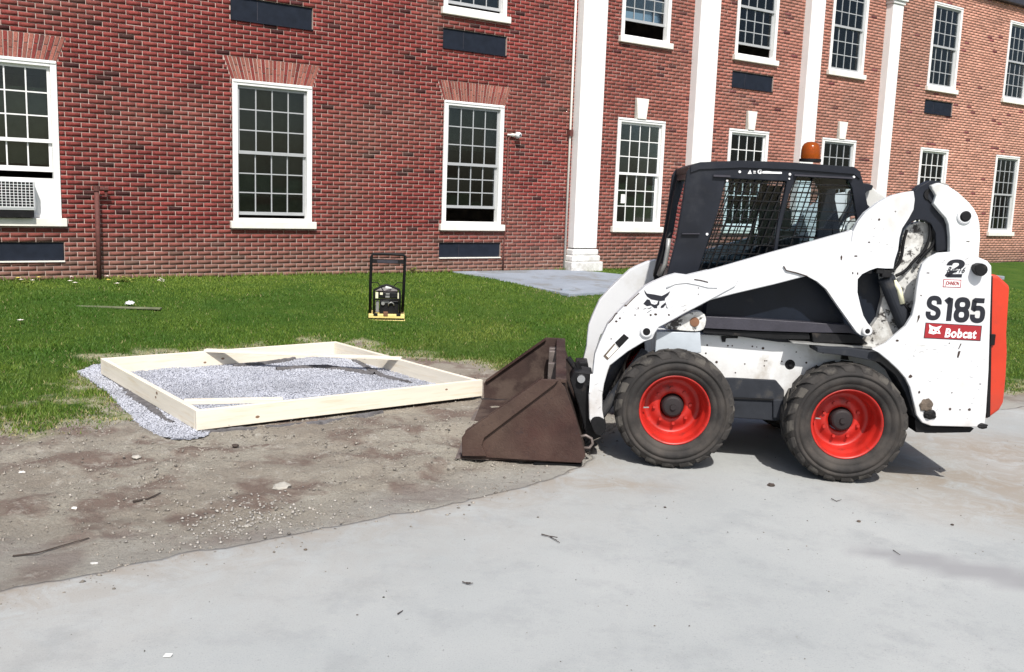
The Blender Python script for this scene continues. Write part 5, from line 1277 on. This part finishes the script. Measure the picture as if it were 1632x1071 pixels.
# tilt cylinders behind the attachment plate
for yy in (.42, 1.22):
    p, q = S(958, 640, .3), S(1010, 540, .3); G().tube([(p[0], yy, p[1]), (q[0], yy, q[1])], .034, 14).build('tilt_cylinder', M['belly'], qo)
p, q = S(948, 675, .2), S(1030, 560, .2); G().tube([(p[0], .22, p[1]), (q[0], .22, q[1])], .035, 14).build('tilt_cylinder', M['belly'], qo)
BB = -.06; BE = 1.70
bs = SP([(737, 726), (736, 697), (742, 689), (752, 682), (863, 604), (890, 605), (900, 617), (918, 668), (933, 728), (926, 738), (756, 728)], BB)
a_tip, a_back = bs[0][0], bs[8][0]
bs = [(x, max(.004, z)) for x, z in bs]
bk = G()
# shell: floor, heel and back as one bent plate
prof = [(a_tip-.015, .004), (a_back-.10, .010), (a_back-.03, .025), (a_back+.0, .07), (bs[7][0]-.005, bs[7][1]), (bs[6][0]-.003, bs[6][1]), (bs[5][0]+.002, bs[5][1]+.0)]
th = []
for i, (x, z) in enumerate(prof):
    p0 = Vector(prof[max(i-1, 0)]); p1 = Vector(prof[min(i+1, len(prof)-1)]); t = (p1-p0).normalized(); n_ = Vector((-t.y, t.x)); th.append((x+n_.x*.014, z+n_.y*.014))
shell = prof+th[::-1]
bucket = G().prism(shell, BB+.012, BE-.012).build('bucket', M['bucket_in'], LD, bevel=.002)
for nm, y0, y1 in (('side_plate', BB, BB+.012), ('side_plate', BE-.012, BE)):
    G().prism(bs, y0, y1).build(nm, M['bucket'] if y0 < 0 else M['bucket_in'], bucket, bevel=.002)
band = SP([(736, 697), (742, 689), (863, 604), (890, 605), (884, 612), (772, 697), (768, 710), (776, 726), (737, 726)], BB-.010)
band = [(x, max(.006, z)) for x, z in band]
G().prism(band, BB-.026, BB-.0005).build('side_cutter', M['bucket'], bucket, bevel=.004)
G().prism(band, BE+.0005, BE+.012).build('side_cutter', M['bucket'], bucket, bevel=.003)
rimb = SP([(742, 689), (863, 604), (890, 605)], BB)
G().bar((rimb[0][0], BB+.022, rimb[0][1]-.004), (rimb[1][0], BB+.022, rimb[1][1]-.004), .045, .014, up=(0, 0, 1)).build('edge_flange', M['bucket'], bucket)
G().bar((rimb[0][0], BE-.022, rimb[0][1]-.004), (rimb[1][0], BE-.022, rimb[1][1]-.004), .045, .014, up=(0, 0, 1)).build('edge_flange', M['bucket'], bucket)
G().prism([(a_tip-.05, .001), (a_tip+.17, .001), (a_tip+.17, .0175), (a_tip-.01, .0175)], BB+.013, BE-.013).build('cutting_edge', M['edge'], bucket, bevel=.002)
G().prism([(a_back-.33, -.002), (a_back-.02, -.002), (a_back-.02, .003), (a_back-.33, .003)], BB-.01, BE+.01).build('wear_strip', M['black'], bucket)
tp = prof[-1]
G().box(tp[0]-.02, tp[0]+.05, BB+.013, BE-.013, tp[1]-.022, tp[1]+.004).build('top_lip', M['bucket'], bucket, bevel=.003)
# brackets inside at the far top corner
for (y, z0, z1) in [(1.52, .30, .50), (1.36, .30, .50), (.82, .3, .5)]:
    G().box(tp[0]-.075, tp[0]+.01, y, y+.07, z0, z1).build('inner_gusset', M['edge'], bucket, bevel=.004)
lump(746, 720, .022, BB-.012, 'corner_bolt', M['edge'], bucket, 1.8, .8)
hp = [S(x, y, .0) for x, y in [(926, 699), (934, 697), (943, 702), (945, 710), (940, 717), (930, 717)]]
G().tube([(p[0], .05, p[1]) for p in hp], .010, 8).build('chain_loop', M['edge'], bucket, smooth_=True)

# ================================================================== SMALL THINGS
def soilz(x, y): ix = min(int(np.searchsorted(gx, x)), len(gx)-1); iy = min(int(np.searchsorted(gy, y)), len(gy)-1); return float(Z[ix, iy])
def twig(pts, r, label, soil=False, branch=None, mtl='twig'):
    P = []
    for x, y in pts:
        q = gpt(x, y); z = (soilz(q[0], q[1]) if soil else .003+float(fall(q[0], q[1])))+r; P.append((q[0], q[1], z+random.uniform(0, r)))
    g = G().tube(P, r, 6, r2=r*.5)
    if branch:
        Q = [gpt(*p) for p in branch]; g.tube([(q[0], q[1], r+.005+(.01*i)+float(fall(q[0], q[1]))) for i, q in enumerate(Q)], r*.7, 5)
    o = g.build('twig', M[mtl]); tag(o, label, 'twig', 'dry twigs lying about')
twig([(863, 854), (876, 857), (892, 867)], .0035, 'longest dark twig on the pavement, below the bucket', branch=[(876, 857), (888, 862)])
twig([(737, 930), (746, 933), (754, 932)], .003, 'small forked twig on the pavement left of the longest twig', branch=[(743, 931), (750, 935)])
twig([(634, 981), (642, 975)], .003, 'short straight twig nearest the lower edge of the photo')
twig([(20, 885), (60, 878), (100, 867), (142, 856)], .0045, 'long thin dark stick half buried in the soil at far left', True)
twig([(212, 795), (235, 790), (256, 782)], .007, 'short thick dark stick in the middle of the bare soil', True)
twig([(1326, 784), (1334, 787), (1342, 785)], .003, 'tiny curled twig on the pavement in front of the rear wheel')
twig([(1425, 863), (1436, 870)], .0025, 'faint thin twig on the pavement below the rear of the loader')
def stone(px, py, r, label, m='mud', soil=False, h=.5, grp='loose stones and chips'):
    q = gpt(px, py); bm = bmesh.new(); bmesh.ops.create_icosphere(bm, subdivisions=2, radius=1)
    z = soilz(q[0], q[1]) if soil else .002+float(fall(q[0], q[1]))
    for v in bm.verts:
        k = 1+.5*noise.noise(v.co*1.5+Vector((px*.1, py*.1, 0))); v.co = Vector((v.co.x*r*k, v.co.y*r*k*.8, v.co.z*r*k*h+r*h*.5))
    me = bpy.data.meshes.new('stone'); bm.to_mesh(me); bm.free(); o = link('stone', me, M[m]); o.location = (q[0], q[1], z); tag(o, label, 'stone', grp)
stone(1230, 765, .022, 'dark clod on the pavement between the two near wheels', 'twig')
stone(1520, 818, .010, 'small dark stone on the pavement right of the rear wheel', 'twig')
stone(748, 806, .008, 'tiny dark stone on the pavement below the bucket', 'twig')
stone(1060, 806, .008, 'tiny dark chip on the pavement below the front wheel', 'twig')
stone(1370, 818, .012, 'small brown clod on the pavement under the rear wheel', 'mud')
stone(487, 877, .009, 'small brown clod on the pavement near the soil edge', 'mud')
stone(448, 770, .06, 'pale broken lump of concrete in the bare soil by the pavement', 'greystone', True, .35)
stone(218, 730, .03, 'grey stone on the bare soil below the form corner', 'greystone', True, .4)
stone(118, 803, .016, 'flat pale stone in the middle left of the bare soil', 'stone', True, .4)
stone(150, 895, .015, 'white flake of stone low in the bare soil', 'white', True, .3)
stone(35, 750, .02, 'pale stone at the left edge of the bare soil', 'stone', True, .4)
stone(393, 835, .014, 'pale stone on the patch of rubble', 'greystone', True, .6)
stone(375, 708, .022, 'dark stone at the foot of the front board', 'twig', True, .6)
q = gpt(267, 1047); pp = G().add([(q[0]-.014, q[1]-.008, .004), (q[0]+.014, q[1]-.006, .006), (q[0]+.016, q[1]+.008, .010), (q[0]-.010, q[1]+.010, .008)], [(0, 1, 2, 3)])
sp2 = pp.build('paper_scrap', M['paper']); so = sp2.modifiers.new('s', 'SOLIDIFY'); so.thickness = .001; tag(sp2, 'tiny white paper scrap on the pavement at the lower left', 'scrap')
# flat board with a white rag on the lawn
q = gground(190, 492); bo = G().box(-.50, .50, -.04, .04, 0, .018).build('grey_board', mat('weathered_board', (.13, .14, .08), .9, var=.25, vscale=6), bevel=.003)
bo.location = (q[0], q[1], q[2]+.008); bo.rotation_euler = (0, 0, .06); tag(bo, 'weathered flat board lying on the lawn below the standpipe', 'board')
bm = bmesh.new(); bmesh.ops.create_icosphere(bm, subdivisions=3, radius=1)
for v in bm.verts:
    k = 1+.5*noise.noise(v.co*2.0); v.co = Vector((v.co.x*.05*k, v.co.y*.04*k, max(-.3, v.co.z)*.03*k))
me = bpy.data.meshes.new('white_rag'); bm.to_mesh(me); bm.free(); ro = link('white_rag', me, M['wplast']); q2_ = gground(207, 489); ro.location = (q2_[0], q2_[1], q2_[2]+.045); tag(ro, 'crumpled white rag on top of the flat board on the lawn', 'rag')
# flowers and leafy clumps along the wall
def flower(px, py, r, label):
    q = gground(px, py); root = empty('daisy', (q[0], q[1], q[2]), random.uniform(0, 6)); tag(root, label, 'flower', 'small pale flowers along the foot of the wall')
    G().tube([(0, 0, 0), (.005, 0, .05)], .003, 5).build('stem', M['leaf'], root)
    g = G()
    for k in range(7):
        t = 2*math.pi*k/7; c, s = math.cos(t), math.sin(t)
        g.add([(.005, 0, .052), (c*r*.7-s*r*.3, s*r*.7+c*r*.3, .060), (c*r*1.1, s*r*1.1, .058), (c*r*.7+s*r*.3, s*r*.7-c*r*.3, .060)], [(0, 1, 2, 3)])
    g.lathe([(0, .068), (r*.35, .062), (r*.4, .055)], 8, 'z', (.004, 0, 0)); g.build('petals', M['petal2' if int(px) % 3 == 2 else 'petal'], root, recalc=True)
for px, py, r in [(29, 449, .035), (34, 452, .03), (62, 448, .035), (95, 446, .035), (114, 447, .03), (112, 454, .035), (120, 457, .035), (171, 446, .04), (173, 452, .035), (187, 458, .035), (33, 518, .035), (52, 453, .03)]:
    nm = 'pale flower at the foot of the wall, ' + {29: 'farthest left', 34: 'second from the left edge', 62: 'below the middle of the vent panel', 95: 'below the right end of the vent panel', 114: 'left of the standpipe, upper of three', 112: 'left of the standpipe, middle of three', 120: 'left of the standpipe, lowest of three', 171: 'right of the standpipe, upper of two', 173: 'right of the standpipe, lower of two', 187: 'below the yellow green clump', 33: 'alone out on the lawn', 52: 'beside the yellow leafy tuft'}[px]
    if px == 33: nm = 'single pale flower alone out on the lawn at the left'
    flower(px, py, r, nm)
def clump(px, py, w, h, n, label, m='leaf'):
    q = gground(px, py); g = G()
    for k in range(n):
        x, y = random.gauss(0, w*.45), random.gauss(0, w*.3); z = random.uniform(.01, h)*max(.2, 1-abs(x)/w); a = random.uniform(0, 6.28); L = random.uniform(.02, .045); u = random.uniform(-.3, .7)
        c, s = math.cos(a), math.sin(a); g.add([(x, y, z), (x+c*L*.5-s*L*.3, y+s*L*.5+c*L*.3, z+u*L*.5), (x+c*L, y+s*L, z+u*L), (x+c*L*.5+s*L*.3, y+s*L*.5-c*L*.3, z+u*L*.5)], [(0, 1, 2, 3)])
    o = g.build('leafy_clump', M[m]); o.location = tuple(q); tag(o, label, 'plant', 'leafy tufts along the foot of the wall')
clump(196, 450, .16, .12, 170, 'largest yellow green leafy clump, just right of the standpipe')
clump(44, 452, .10, .05, 60, 'low yellow leafy tuft under the left vent panel')
clump(35, 446, .05, .05, 35, 'small yellow leafy tuft near the left edge by the wall')
clump(257, 449, .07, .05, 40, 'pinkish dry tuft by the wall between the standpipe and second window', 'petal')
clump(660, 436, .16, .12, 120, 'green tuft at the wall behind the plate compactor')
q = gground(905, 464)
G_ = G().box(-.12, .12, -.05, .05, 0, .05).build('concrete_chunk', M['concrete'], bevel=.012); G_.location = (q[0], q[1]-.05, q[2]+.0); G_.rotation_euler = (0, 0, .3); tag(G_, 'broken chunk of concrete at the near corner of the concrete walk', 'chunk')
